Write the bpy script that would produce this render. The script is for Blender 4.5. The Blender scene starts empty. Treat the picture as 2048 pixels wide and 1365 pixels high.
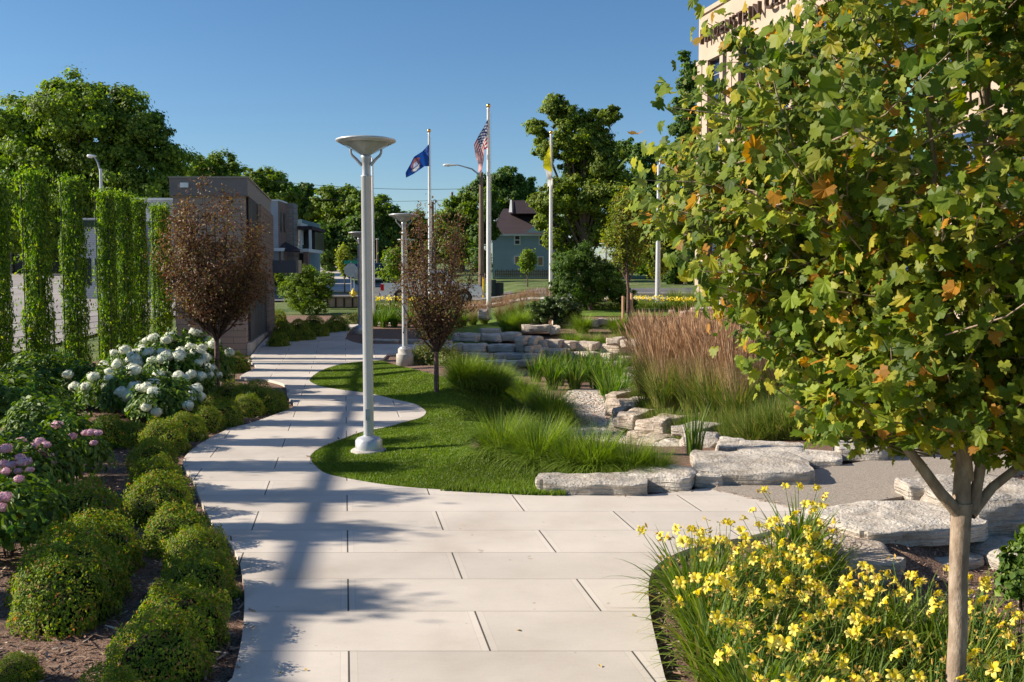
import bpy, math, random
import numpy as np
from mathutils import Vector, noise
from mathutils.geometry import delaunay_2d_cdt
R = math.radians
SC = bpy.context.scene
C = SC.collection
RNG = np.random.default_rng(7)
PI = math.pi

# ------------------------------------------------------------------ camera
CAMH, FPX, HOR = 2.5, 1950.0, 555.0
PIT = math.atan((682.5 - HOR) / FPX)
FW = np.array([0, math.cos(PIT), -math.sin(PIT)]); UP = np.array([0, math.sin(PIT), math.cos(PIT)])
def ray(u, v): return (u - 1024.0) * np.array([1.0, 0, 0]) + FPX * FW + (682.5 - v) * UP
def at(u, v, Y):
    d = ray(u, v); t = Y / d[1]
    return (float(d[0] * t), float(Y), float(CAMH + d[2] * t))
def G(u, v, z=0.0):
    d = ray(u, v); t = (z - CAMH) / d[2]
    return (float(d[0] * t), float(d[1] * t))
def mpp(Y): return Y / FPX

# ------------------------------------------------------------------ terrain
BX = [-50, 30, 38, 45, 60, 90, 200, 420, 900]; BZ = [0, 0, .33, .62, 1.3, 2.7, 5.6, 9, 12]
def sstep(t): t = np.clip(t, 0, 1); return t * t * (3 - 2 * t)
def baseZ(x, y): return np.interp(y, BX, BZ)
def GB(u, v, n=14):
    z = 0.0
    for _ in range(n):
        p = G(u, v, z); z = .5 * z + .5 * float(baseZ(p[0], p[1]))
    return p
def catmull(P, k=6, closed=True):
    P = [np.array(p, float) for p in P]; n = len(P); out = []
    for i in range(n if closed else n - 1):
        if closed: a, b, c, d = P[i-1], P[i], P[(i+1) % n], P[(i+2) % n]
        else: a, b, c, d = P[max(i-1, 0)], P[i], P[i+1], P[min(i+2, n-1)]
        for j in range(k):
            t = j / k
            out.append(.5 * ((2*b) + (-a+c)*t + (2*a-5*b+4*c-d)*t*t + (-a+3*b-3*c+d)*t**3))
    if not closed: out.append(P[-1])
    return [(float(p[0]), float(p[1])) for p in out]
PATH_R = [(1330,1365),(1312,1290),(1300,1230),(1298,1170),(1320,1132),(1390,1100),(1500,1078),(1600,1052),(1645,1036)]
EDGE_N = [(1412,982),(1280,996),(1128,996),(1024,994),(898,985.6),(820,980),(753,972),(686,960),(651,951),(629,934.5),(621,916),(645,897),(686,881),(726,867),(767,859),(808,847.6),(839,839.5),(851,831),(849,823),(829,811),(787,801.5),(744,791),(687,783),(654,778),(634,773),(619.5,761.5),(644,743),(685,730),(728,725)]
EDGE_N2 = [(761,722.5),(775,710)]
BRANCH = [(900,704),(905,692),(865,691),(744,690),(724,690)]
EDGE_F = [(705,686),(689,679),(694,668),(705,656),(726,650),(790,648),(790,640),(724,640),(682,639.5)]
EDGE_L = [(685,654),(623,666),(578,674),(536,677),(499,718),(500,724),(511,737),(480,756),(521,760),(541,763),(570,773),(575,795),(588,815),(551,832),(500,850),(457,862),(404,889),(377,910),(366,926),(370,943),(385,961),(400,1002),(417,1037),(430,1058),(455,1085),(475,1120),(487,1170),(489,1220),(483,1290),(465,1365)]
def seq(L): return [GB(*p) for p in L]
near_l = [(-1.95, 4.4), (-2.6, 2.5)]; near_r = [(1.25, 2.5), (.98, 4.6)]
PATH = near_r + catmull(seq(PATH_R), 4, False) + catmull(seq(EDGE_N), 5, False) + catmull(seq(EDGE_N2), 3, False) + seq(BRANCH) + seq(EDGE_F) + catmull(seq(EDGE_L), 5, False) + near_l
AGG = seq([(1412,982),(1520,964)]) + catmull(seq([(1600,951),(1688,936),(1780,919),(1850,907)]), 3, False) + [G(2048,868),(14.5,15.5),(15.2,12.4),G(2100,928)] + catmull(seq([(2018,953),(1936,976),(1754,1008),(1666,1030)]), 3, False) + [GB(1640,1033)]
def poly_dist(x, y, P, closed=True):
    P = np.array(P); A = P; B = np.roll(P, -1, 0)
    if not closed: A = A[:-1]; B = B[:-1]
    d = np.full(x.shape, 1e9)
    for a, b in zip(A, B):
        ab = b - a; L = ab @ ab + 1e-12
        t = np.clip(((x-a[0])*ab[0] + (y-a[1])*ab[1]) / L, 0, 1)
        d = np.minimum(d, np.hypot(x-a[0]-t*ab[0], y-a[1]-t*ab[1]))
    return d
def inside(x, y, P):
    P = np.array(P); c = np.zeros(x.shape, bool); n = len(P)
    for i in range(n):
        a = P[i]; b = P[i-1]
        cond = (a[1] > y) != (b[1] > y)
        with np.errstate(divide='ignore', invalid='ignore'):
            xi = (b[0]-a[0])*(y-a[1])/(b[1]-a[1]+1e-12)+a[0]
        c ^= cond & (x < xi)
    return c
BAS = [G(*p, -.6) for p in [(1150,925),(1290,935),(1395,930),(1340,895),(1262,858),(1236,815),(1262,770),(1296,728),(1200,722),(1090,722),(1040,728),(905,722),(880,726),(960,760),(1060,800),(1085,840),(1050,860),(1060,900)]]
MC = G(905, 800)
LOW = [(1.55,6.0),(1.9,8.2),(2.6,8.35),(3.3,8.6),(4.6,9.4),(6.5,10.4),(9,11.5),(12,9),(9,4.0),(2.2,4.0)]
def H(x, y):
    x = np.atleast_1d(np.asarray(x, float)); y = np.atleast_1d(np.asarray(y, float))
    z = baseZ(x, y)
    m = (x > -9) & (x < 14) & (y > 2) & (y < 50)
    if m.any():
        xm, ym = x[m], y[m]; zz = z[m].copy()
        dp = np.where(inside(xm, ym, PATH), 0, poly_dist(xm, ym, PATH))
        da = np.where(inside(xm, ym, AGG), 0, poly_dist(xm, ym, AGG))
        k = sstep(dp / 3.0) * np.exp(-((xm-MC[0])/3.6)**2 - ((ym-MC[1])/6.5)**2)
        zz += .34 * k
        ib = inside(xm, ym, BAS); db = np.where(ib, 0, poly_dist(xm, ym, BAS))
        zz += (-.62 - .34*k) * (1 - sstep(db / 1.7)) * sstep(dp / .9) * sstep(da/.9)
        il = inside(xm, ym, LOW); dl = np.where(il, 0, poly_dist(xm, ym, LOW))
        zz += -.32 * (1 - sstep(dl / .5)) * sstep(dp / 1.6) * sstep(da/.5)
        z[m] = zz
    t = .36 * sstep((y - 40.8) / .8) * sstep((x + 1.2) / 2.0) * (1 - sstep((y-60)/25))
    z = z + t
    return z
def h1(x, y): return float(H(x, y)[0])
def GH(u, v, dz=0.0, n=16):
    z = 0.0
    for _ in range(n):
        p = G(u, v, min(z + dz, 2.3)); z = .5*z + .5*h1(*p)
    return p

# ------------------------------------------------------------------ tagging
ORD = ['first','second','third','fourth','fifth','sixth','seventh','eighth','ninth','tenth','eleventh','twelfth','thirteenth','fourteenth','fifteenth','sixteenth','seventeenth','eighteenth','nineteenth','twentieth','twenty-first','twenty-second','twenty-third','twenty-fourth','twenty-fifth','twenty-sixth','twenty-seventh','twenty-eighth','twenty-ninth','thirtieth','thirty-first','thirty-second','thirty-third','thirty-fourth','thirty-fifth','thirty-sixth','thirty-seventh','thirty-eighth','thirty-ninth','fortieth']
def tag(o, label=None, cat=None, group=None, kind=None):
    if label: o['label'] = label
    if cat: o['category'] = cat
    if group: o['group'] = group
    if kind: o['kind'] = kind
    elif cat: o['kind'] = 'thing'
    return o
def empty(name, label, cat, loc=(0,0,0), rz=0, group=None):
    o = bpy.data.objects.new(name, None); C.objects.link(o)
    o.location = loc; o.rotation_euler = (0, 0, rz); o.empty_display_size = .1
    return tag(o, label, cat, group)
def link(name, me, parent=None, loc=(0,0,0), rz=0, sc=1):
    o = bpy.data.objects.new(name, me); C.objects.link(o)
    o.location = loc; o.rotation_euler = (0,0,rz); o.scale = (sc,sc,sc) if np.isscalar(sc) else sc
    o.parent = parent
    return o
def mesh(name, V, Fs, mats, midx=None, smooth=False):
    """V: Nx3; Fs: list of int arrays (n,k)"""
    me = bpy.data.meshes.new(name)
    V = np.asarray(V, np.float32)
    Fs = [np.asarray(f, np.int32) for f in Fs if len(f)]
    nl = sum(f.size for f in Fs); npoly = sum(len(f) for f in Fs)
    me.vertices.add(len(V)); me.vertices.foreach_set('co', V.ravel())
    me.loops.add(nl); me.loops.foreach_set('vertex_index', np.concatenate([f.ravel() for f in Fs]))
    tot = np.concatenate([np.full(len(f), f.shape[1], np.int32) for f in Fs])
    st = np.concatenate([[0], np.cumsum(tot)[:-1]]).astype(np.int32)
    me.polygons.add(npoly); me.polygons.foreach_set('loop_start', st); me.polygons.foreach_set('loop_total', tot)
    if midx is not None: me.polygons.foreach_set('material_index', np.asarray(midx, np.int32))
    me.polygons.foreach_set('use_smooth', np.full(npoly, smooth, bool) if np.isscalar(smooth) else smooth)
    for m in (mats if isinstance(mats, (list, tuple)) else [mats]): me.materials.append(m)
    me.update(calc_edges=True); me.validate()
    return me

class MB:
    def __init__(s): s.V = []; s.F = {}; s.n = 0; s.pf = []
    def add(s, V, F, mi=0, sm=False):
        V = np.asarray(V, float).reshape(-1, 3); s.V.append(V)
        for f in F: s.pf.append((tuple(int(i) + s.n for i in f), mi, sm))
        s.n += len(V)
        return s
    def box(s, a, b, mi=0, bev=0):
        x0,y0,z0 = a; x1,y1,z1 = b
        if x0 > x1: x0, x1 = x1, x0
        if y0 > y1: y0, y1 = y1, y0
        if z0 > z1: z0, z1 = z1, z0
        if bev <= 0:
            V = [(x0,y0,z0),(x1,y0,z0),(x1,y1,z0),(x0,y1,z0),(x0,y0,z1),(x1,y0,z1),(x1,y1,z1),(x0,y1,z1)]
            return s.add(V, [(3,2,1,0),(4,5,6,7),(0,1,5,4),(1,2,6,5),(2,3,7,6),(3,0,4,7)], mi)
        b_ = bev; P = [(x0+b_,y0),(x1-b_,y0),(x1,y0+b_),(x1,y1-b_),(x1-b_,y1),(x0+b_,y1),(x0,y1-b_),(x0,y0+b_)]
        cx, cy = (x0+x1)/2, (y0+y1)/2
        Q = [(cx+(px-cx)*(1-b_*2/(x1-x0)), cy+(py-cy)*(1-b_*2/(y1-y0))) for px,py in P]
        V = [(p[0],p[1],z0) for p in P]+[(p[0],p[1],z1-b_) for p in P]+[(p[0],p[1],z1) for p in Q]
        F = [tuple(range(7,-1,-1)), tuple(range(16,24))]
        for r in (0,8):
            for i in range(8): j=(i+1)%8; F.append((r+i,r+j,r+8+j,r+8+i))
        return s.add(V, F, mi)
    def prism(s, P, z0, z1, mi=0):
        n = len(P)
        V = [(p[0],p[1],z0) for p in P]+[(p[0],p[1],z1) for p in P]
        ar = sum(P[i][0]*P[(i+1)%n][1]-P[(i+1)%n][0]*P[i][1] for i in range(n))
        F = [tuple(range(n-1,-1,-1)), tuple(range(n,2*n))]+[(i,(i+1)%n,n+(i+1)%n,n+i) for i in range(n)]
        if ar < 0: F = [f[::-1] for f in F]
        return s.add(V, F, mi)
    def tube(s, P, rad, k=8, mi=0, cap=True, sm=True):
        P = [np.array(p, float) for p in P]; n = len(P)
        if np.isscalar(rad): rad = [rad]*n
        V = []; pu = None
        for i in range(n):
            t = P[min(i+1,n-1)] - P[max(i-1,0)]; t /= (np.linalg.norm(t)+1e-9)
            u = pu if pu is not None else (np.array([1.,0,0]) if abs(t[0]) < .9 else np.array([0,1.,0]))
            u = u - t*(u@t); u /= (np.linalg.norm(u)+1e-9); w = np.cross(t, u); pu = u
            for j in range(k):
                a = 2*PI*j/k; V.append(P[i] + rad[i]*(math.cos(a)*u + math.sin(a)*w))
        F = []
        for i in range(n-1):
            for j in range(k): F.append((i*k+j, i*k+(j+1)%k, (i+1)*k+(j+1)%k, (i+1)*k+j))
        s.add(V, F, mi, sm)
        if cap:
            s.add(V[:k], [tuple(range(k-1,-1,-1))], mi); s.add(V[-k:], [tuple(range(k))], mi)
        return s
    def lathe(s, prof, c=(0,0,0), k=28, mi=0, sm=True):
        V = []; n = len(prof)
        for r, z in prof:
            for j in range(k): a = 2*PI*j/k; V.append((c[0]+r*math.cos(a), c[1]+r*math.sin(a), c[2]+z))
        F = []
        for i in range(n-1):
            for j in range(k): F.append((i*k+j, i*k+(j+1)%k, (i+1)*k+(j+1)%k, (i+1)*k+j))
        return s.add(V, F, mi, sm)
    def me(s, name, mats):
        V = np.concatenate(s.V); by = {}
        for f, mi, sm in s.pf: by.setdefault(len(f), []).append((f, mi, sm))
        Fs = []; mi = []; sm = []
        for k, L in by.items():
            Fs.append(np.array([l[0] for l in L])); mi += [l[1] for l in L]; sm += [l[2] for l in L]
        return mesh(name, V, Fs, mats, mi, np.array(sm, bool))
    def obj(s, name, mats, parent=None, **kw): return link(name, s.me(name, mats), parent, **kw)
def copy_tree(o, parent=None):
    c = o.copy(); C.objects.link(c); c.parent = parent
    for ch in KIDS.get(o.name, []) or list(o.children): copy_tree(ch, c)
    return c
KIDS = {}

# ------------------------------------------------------------------ materials
def newmat(name):
    m = bpy.data.materials.new(name); m.use_nodes = True; nt = m.node_tree
    for n in list(nt.nodes): nt.nodes.remove(n)
    return m, nt
def N(nt, t, **kw):
    n = nt.nodes.new(t)
    for k, v in kw.items():
        if k.startswith('_'): n.inputs[k[1:]].default_value = v
        else: setattr(n, k, v)
    return n
def ramp(nt, stops, interp='LINEAR'):
    n = nt.nodes.new('ShaderNodeValToRGB'); cr = n.color_ramp; cr.interpolation = interp
    while len(cr.elements) < len(stops): cr.elements.new(.5)
    for e, (p, c) in zip(cr.elements, stops): e.position = p; e.color = (*c, 1)
    return n
def surf(name, c1, c2=None, scale=8, rough=.8, bump=.0, bscale=None, metal=0, spec=.3, detail=6, coord='Object', c3=None, stretch=None, lo=.35, hi=.65):
    m, nt = newmat(name); L = nt.links
    out = N(nt, 'ShaderNodeOutputMaterial'); bs = N(nt, 'ShaderNodeBsdfPrincipled')
    L.new(bs.outputs[0], out.inputs[0])
    bs.inputs['Roughness'].default_value = rough; bs.inputs['Metallic'].default_value = metal
    bs.inputs['Specular IOR Level'].default_value = spec
    if c2 is None: c2 = tuple(min(1, c*1.12) for c in c1)
    tc = N(nt, 'ShaderNodeTexCoord'); src = tc.outputs[coord]
    if stretch:
        mp = N(nt, 'ShaderNodeMapping'); mp.inputs['Scale'].default_value = stretch; L.new(src, mp.inputs[0]); src = mp.outputs[0]
    nz = N(nt, 'ShaderNodeTexNoise', _Scale=scale, _Detail=detail, _Roughness=.62); L.new(src, nz.inputs[0])
    st = [(lo, c1), (hi, c2)] if c3 is None else [(lo, c1), ((lo+hi)/2, c2), (hi, c3)]
    rp = ramp(nt, st); L.new(nz.outputs[0], rp.inputs[0]); L.new(rp.outputs[0], bs.inputs['Base Color'])
    if bump:
        nb = N(nt, 'ShaderNodeTexNoise', _Scale=bscale or scale*4, _Detail=5, _Roughness=.6); L.new(src, nb.inputs[0])
        bp = N(nt, 'ShaderNodeBump', _Strength=1.0, _Distance=bump); L.new(nb.outputs[0], bp.inputs['Height']); L.new(bp.outputs[0], bs.inputs['Normal'])
    return m
def leafmat(name, stops, trans=.35, back=None, rough=.55, nscale=1.5, namt=.35, interp='LINEAR'):
    """colour varies leaf by leaf (random per island) and slowly through the plant"""
    m, nt = newmat(name); L = nt.links
    out = N(nt, 'ShaderNodeOutputMaterial'); ge = N(nt, 'ShaderNodeNewGeometry')
    tc = N(nt, 'ShaderNodeTexCoord'); nz = N(nt, 'ShaderNodeTexNoise', _Scale=nscale, _Detail=3.0); L.new(tc.outputs['Object'], nz.inputs[0])
    rp = ramp(nt, stops, interp); L.new(ge.outputs['Random Per Island'], rp.inputs[0])
    mr = N(nt, 'ShaderNodeMapRange'); mr.inputs[1].default_value = .3; mr.inputs[2].default_value = .7; mr.inputs[3].default_value = 1-namt; mr.inputs[4].default_value = 1+namt
    L.new(nz.outputs[0], mr.inputs[0])
    hs = N(nt, 'ShaderNodeHueSaturation'); L.new(rp.outputs[0], hs.inputs['Color']); L.new(mr.outputs[0], hs.inputs['Value'])
    col = hs.outputs[0]
    if back:
        mx = N(nt, 'ShaderNodeMix', data_type='RGBA'); L.new(ge.outputs['Backfacing'], mx.inputs[0]); L.new(col, mx.inputs[6]); mx.inputs[7].default_value = (*back, 1)
        mx2 = N(nt, 'ShaderNodeMix', data_type='RGBA'); mx2.inputs[0].default_value = .32; L.new(col, mx2.inputs[6]); L.new(mx.outputs[2], mx2.inputs[7]); col = mx2.outputs[2]
    bs = N(nt, 'ShaderNodeBsdfPrincipled'); bs.inputs['Roughness'].default_value = rough; bs.inputs['Specular IOR Level'].default_value = .35
    L.new(col, bs.inputs['Base Color'])
    if trans:
        tr = N(nt, 'ShaderNodeBsdfTranslucent'); h2 = N(nt, 'ShaderNodeHueSaturation', _Saturation=1.15, _Value=1.5); L.new(col, h2.inputs['Color']); L.new(h2.outputs[0], tr.inputs[0])
        ms = N(nt, 'ShaderNodeMixShader'); ms.inputs[0].default_value = trans; L.new(bs.outputs[0], ms.inputs[1]); L.new(tr.outputs[0], ms.inputs[2]); L.new(ms.outputs[0], out.inputs[0])
    else: L.new(bs.outputs[0], out.inputs[0])
    return m
def plain(name, c, rough=.5, metal=0, spec=.4): return surf(name, c, tuple(x*.9 for x in c), scale=5, rough=rough, metal=metal, spec=spec)
M = {}
M['sky'] = None
M['mulch'] = surf('mulch', (.07,.04,.028), (.31,.19,.135), scale=55, rough=.95, bump=.03, bscale=90, detail=8, c3=(.42,.30,.22), lo=.38, hi=.72)
M['soil_grass'] = surf('far_grass', (.05,.10,.02), (.13,.17,.05), scale=.6, rough=.95, bump=.05, bscale=25, detail=12, c3=(.20,.22,.09))
M['lawn'] = surf('lawn_turf', (.075,.145,.014), (.12,.20,.022), scale=1.3, rough=.9, bump=.03, bscale=70, detail=10, c3=(.165,.235,.035))
M['gravel'] = surf('gravel_bed', (.20,.17,.14), (.42,.37,.31), scale=22, rough=.9, bump=.04, bscale=26, c3=(.6,.54,.46))
M['asphalt'] = surf('asphalt', (.12,.118,.118), (.17,.165,.16), scale=.6, rough=.9, bump=.004, bscale=60, detail=9)
M['road_l'] = surf('pale_road', (.26,.235,.225), (.33,.30,.28), scale=.4, rough=.9, bump=.004, bscale=60, detail=9)
M['sidewalk'] = surf('sidewalk', (.50,.45,.39), (.58,.52,.46), scale=.8, rough=.9)
M['aggregate'] = surf('exposed_aggregate', (.20,.165,.13), (.33,.28,.225), scale=70, rough=.9, bump=.006, bscale=110, detail=3, c3=(.52,.45,.38), lo=.32, hi=.7)
M['paint_w'] = plain('painted_line', (.75,.75,.75), .8)
M['galv'] = surf('brushed_metal_pole', (.50,.51,.52), (.56,.57,.58), scale=3, rough=.38, metal=.35, spec=.5)
M['galv2'] = surf('worn_steel', (.32,.33,.35), (.45,.46,.48), scale=6, rough=.45, metal=.5)
M['pole_w'] = surf('white_pole', (.70,.70,.70), (.78,.78,.78), scale=2, rough=.3, metal=.2)
M['wood'] = surf('weathered_wood', (.12,.085,.06), (.24,.18,.13), scale=5, rough=.9, bump=.01, stretch=(8,8,.6))
M['stake'] = surf('raw_timber', (.42,.24,.14), (.56,.34,.20), scale=6, rough=.85, stretch=(8,8,.8))
M['conc'] = surf('cast_concrete', (.40,.37,.33), (.52,.48,.43), scale=14, rough=.9, bump=.006, bscale=60)
M['black'] = plain('black_metal', (.012,.013,.013), .45)
M['gold'] = surf('gilded_ball', (.75,.42,.10), (.85,.5,.15), rough=.25, metal=.9)
M['wire'] = plain('dark_wire', (.05,.05,.055), .6)
M['glassp'] = plain('pale_acrylic', (.55,.66,.70), .15)
M['bark'] = surf('tree_bark', (.07,.05,.035), (.15,.11,.085), scale=9, rough=.95, bump=.02, stretch=(3,3,.7))
M['bark_s'] = surf('sycamore_bark', (.19,.135,.095), (.30,.225,.165), scale=7, rough=.8, bump=.006, bscale=30, c3=(.42,.34,.26), stretch=(2.2,2.2,1), lo=.3, hi=.7)
M['bark_r'] = surf('reddish_bark', (.09,.05,.045), (.19,.12,.10), scale=12, rough=.8, bump=.006, stretch=(1,1,3))
M['twig'] = surf('twig', (.05,.032,.024), (.10,.065,.05), rough=.9)
M['stem'] = plain('green_stem', (.09,.17,.03), .6)

def stone_mat(name, a, b, c):
    m, nt = newmat(name); L = nt.links
    out = N(nt, 'ShaderNodeOutputMaterial'); bs = N(nt, 'ShaderNodeBsdfPrincipled', _Roughness=.9); bs.inputs['Specular IOR Level'].default_value = .2
    L.new(bs.outputs[0], out.inputs[0]); tc = N(nt, 'ShaderNodeTexCoord')
    n1 = N(nt, 'ShaderNodeTexNoise', _Scale=2.6, _Detail=9.0, _Roughness=.68); L.new(tc.outputs['Object'], n1.inputs[0])
    r1 = ramp(nt, [(.3, a), (.5, b), (.72, c)]); L.new(n1.outputs[0], r1.inputs[0])
    mp = N(nt, 'ShaderNodeMapping'); mp.inputs['Scale'].default_value = (1.2, 1.2, 16); L.new(tc.outputs['Object'], mp.inputs[0])
    n2 = N(nt, 'ShaderNodeTexNoise', _Scale=2.0, _Detail=5.0); L.new(mp.outputs[0], n2.inputs[0])
    vo = N(nt, 'ShaderNodeTexVoronoi', _Scale=14.0); L.new(tc.outputs['Object'], vo.inputs[0])
    pit = ramp(nt, [(.0, (.30,.27,.24)), (.16, (1,1,1))]); L.new(vo.outputs[0], pit.inputs[0])
    oi = N(nt, 'ShaderNodeObjectInfo'); vr = N(nt, 'ShaderNodeMapRange'); vr.inputs[3].default_value = .80; vr.inputs[4].default_value = 1.12; L.new(oi.outputs['Random'], vr.inputs[0])
    mu = N(nt, 'ShaderNodeMix', data_type='RGBA', blend_type='MULTIPLY'); mu.inputs[0].default_value = .6
    st = ramp(nt, [(.38, (.62,.57,.52)), (.52, (1,1,1))]); L.new(n2.outputs[0], st.inputs[0]); m2 = N(nt, 'ShaderNodeMix', data_type='RGBA', blend_type='MULTIPLY'); m2.inputs[0].default_value = .55; L.new(r1.outputs[0], m2.inputs[6]); L.new(st.outputs[0], m2.inputs[7]); L.new(m2.outputs[2], mu.inputs[6]); L.new(pit.outputs[0], mu.inputs[7])
    hs = N(nt, 'ShaderNodeHueSaturation'); L.new(mu.outputs[2], hs.inputs['Color']); L.new(vr.outputs[0], hs.inputs['Value']); L.new(hs.outputs[0], bs.inputs['Base Color'])
    ad = N(nt, 'ShaderNodeMath', operation='ADD'); L.new(n1.outputs[0], ad.inputs[0]); L.new(n2.outputs[0], ad.inputs[1])
    n3 = N(nt, 'ShaderNodeTexNoise', _Scale=30.0, _Detail=6.0); L.new(tc.outputs['Object'], n3.inputs[0])
    ad2 = N(nt, 'ShaderNodeMath', operation='MULTIPLY_ADD'); L.new(n3.outputs[0], ad2.inputs[0]); ad2.inputs[1].default_value = .35; L.new(ad.outputs[0], ad2.inputs[2])
    bp = N(nt, 'ShaderNodeBump', _Strength=1.0, _Distance=.075); L.new(ad2.outputs[0], bp.inputs['Height']); L.new(bp.outputs[0], bs.inputs['Normal'])
    return m
M['stone'] = stone_mat('limestone', (.38,.33,.275), (.58,.52,.44), (.70,.635,.55))
M['stone_w'] = stone_mat('warm_limestone', (.42,.34,.265), (.62,.52,.42), (.72,.62,.51))

def concrete_path():
    m, nt = newmat('broom_finished_concrete'); L = nt.links
    out = N(nt, 'ShaderNodeOutputMaterial'); bs = N(nt, 'ShaderNodeBsdfPrincipled', _Roughness=.85); bs.inputs['Specular IOR Level'].default_value = .25
    L.new(bs.outputs[0], out.inputs[0]); tc = N(nt, 'ShaderNodeTexCoord'); sp = N(nt, 'ShaderNodeSeparateXYZ'); L.new(tc.outputs['Object'], sp.inputs[0])
    def mth(op, a, b=None, c=None):
        n = N(nt, 'ShaderNodeMath', operation=op)
        for i, v in enumerate((a, b, c)):
            if v is None: continue
            if isinstance(v, (int, float)): n.inputs[i].default_value = v
            else: L.new(v, n.inputs[i])
        return n.outputs[0]
    X, Y = sp.outputs[0], sp.outputs[1]
    ROW, W = .773, 1.875
    v = mth('DIVIDE', mth('SUBTRACT', Y, 6.31 - 40*ROW), ROW)      # row coordinate
    row = mth('FLOOR', v); fv = mth('SUBTRACT', v, row)
    u0 = mth('MULTIPLY_ADD', Y, .1713, X)
    odd = mth('MODULO', row, 2.0)
    u = mth('DIVIDE', mth('ADD', mth('MULTIPLY_ADD', odd, -W/2, u0), 40*W + W/2), W)
    cell = mth('FLOOR', u); fu = mth('SUBTRACT', u, cell)
    dv = mth('MULTIPLY', mth('MINIMUM', fv, mth('SUBTRACT', 1.0, fv)), ROW)
    du = mth('MULTIPLY', mth('MINIMUM', fu, mth('SUBTRACT', 1.0, fu)), W)
    jv = mth('LESS_THAN', dv, .0035); ju = mth('LESS_THAN', du, .0065)
    line = mth('MAXIMUM', mth('MULTIPLY', jv, .5), mth('MULTIPLY', ju, .85))
    band = mth('LESS_THAN', du, .055)                                # tooled smooth margin beside each joint
    edge = mth('MULTIPLY', mth('LESS_THAN', mth('ABSOLUTE', mth('SUBTRACT', du, .055)), .0022), .16)
    n1 = N(nt, 'ShaderNodeTexNoise', _Scale=.9, _Detail=8.0, _Roughness=.6); L.new(tc.outputs['Object'], n1.inputs[0])
    mp = N(nt, 'ShaderNodeMapping'); mp.inputs['Scale'].default_value = (3, 90, 1); L.new(tc.outputs['Object'], mp.inputs[0])
    n2 = N(nt, 'ShaderNodeTexNoise', _Scale=2.0, _Detail=4.0); L.new(mp.outputs[0], n2.inputs[0])
    n3 = N(nt, 'ShaderNodeTexNoise', _Scale=60.0, _Detail=4.0); L.new(tc.outputs['Object'], n3.inputs[0])
    n5 = N(nt, 'ShaderNodeTexNoise', _Scale=.33, _Detail=5.0); L.new(tc.outputs['Object'], n5.inputs[0])
    r1 = ramp(nt, [(.3, (.53,.465,.395)), (.5, (.61,.545,.47)), (.7, (.67,.60,.52))]); L.new(n1.outputs[0], r1.inputs[0])
    wn = N(nt, 'ShaderNodeTexWhiteNoise'); cx = N(nt, 'ShaderNodeCombineXYZ'); L.new(row, cx.inputs[0]); L.new(cell, cx.inputs[1]); L.new(cx.outputs[0], wn.inputs[0])
    val = mth('ADD', mth('MULTIPLY_ADD', wn.outputs[0], .15, mth('MULTIPLY_ADD', n5.outputs[0], .36, .71)), mth('ADD', mth('MULTIPLY_ADD', n2.outputs[0], .14, -.07), mth('MULTIPLY_ADD', n3.outputs[0], .10, -.05)))
    val = mth('MULTIPLY', val, mth('SUBTRACT', mth('MULTIPLY_ADD', band, .05, 1.0), edge))
    val = mth('MULTIPLY', val, mth('SUBTRACT', 1.0, line))
    hs = N(nt, 'ShaderNodeHueSaturation'); L.new(r1.outputs[0], hs.inputs['Color']); L.new(val, hs.inputs['Value'])
    # rare dark specks and leaf stains
    n4 = N(nt, 'ShaderNodeTexNoise', _Scale=9.0, _Detail=2.0); L.new(tc.outputs['Object'], n4.inputs[0])
    r4 = ramp(nt, [(.73, (1,1,1)), (.76, (.62,.55,.48))]); L.new(n4.outputs[0], r4.inputs[0])
    mu = N(nt, 'ShaderNodeMix', data_type='RGBA', blend_type='MULTIPLY'); mu.inputs[0].default_value = .6; L.new(hs.outputs[0], mu.inputs[6]); L.new(r4.outputs[0], mu.inputs[7])
    L.new(mu.outputs[2], bs.inputs['Base Color'])
    hh = mth('SUBTRACT', mth('MULTIPLY_ADD', n2.outputs[0], .08, mth('MULTIPLY', n3.outputs[0], .06)), line)
    bp = N(nt, 'ShaderNodeBump', _Strength=.8, _Distance=.012); L.new(hh, bp.inputs['Height']); L.new(bp.outputs[0], bs.inputs['Normal'])
    return m
M['path'] = concrete_path()

def siding(name, a, b, scale, axis='Z', depth=.02, rough=.8):
    m, nt = newmat(name); L = nt.links
    out = N(nt, 'ShaderNodeOutputMaterial'); bs = N(nt, 'ShaderNodeBsdfPrincipled', _Roughness=rough); L.new(bs.outputs[0], out.inputs[0])
    bs.inputs['Specular IOR Level'].default_value = .2
    tc = N(nt, 'ShaderNodeTexCoord'); w = N(nt, 'ShaderNodeTexWave', wave_type='BANDS', bands_direction=axis, wave_profile='SAW', _Scale=scale, _Distortion=0.0); L.new(tc.outputs['Object'], w.inputs[0])
    nz = N(nt, 'ShaderNodeTexNoise', _Scale=1.5, _Detail=6.0); L.new(tc.outputs['Object'], nz.inputs[0])
    rp = ramp(nt, [(0, tuple(x*.55 for x in a)), (.12, a), (1, b)]); L.new(w.outputs['Fac'], rp.inputs[0])
    mr = N(nt, 'ShaderNodeMapRange'); mr.inputs[3].default_value = .85; mr.inputs[4].default_value = 1.15; L.new(nz.outputs[0], mr.inputs[0])
    hs = N(nt, 'ShaderNodeHueSaturation'); L.new(rp.outputs[0], hs.inputs['Color']); L.new(mr.outputs[0], hs.inputs['Value']); L.new(hs.outputs[0], bs.inputs['Base Color'])
    bp = N(nt, 'ShaderNodeBump', _Strength=1.0, _Distance=depth); L.new(w.outputs['Fac'], bp.inputs['Height']); L.new(bp.outputs[0], bs.inputs['Normal'])
    return m
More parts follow.
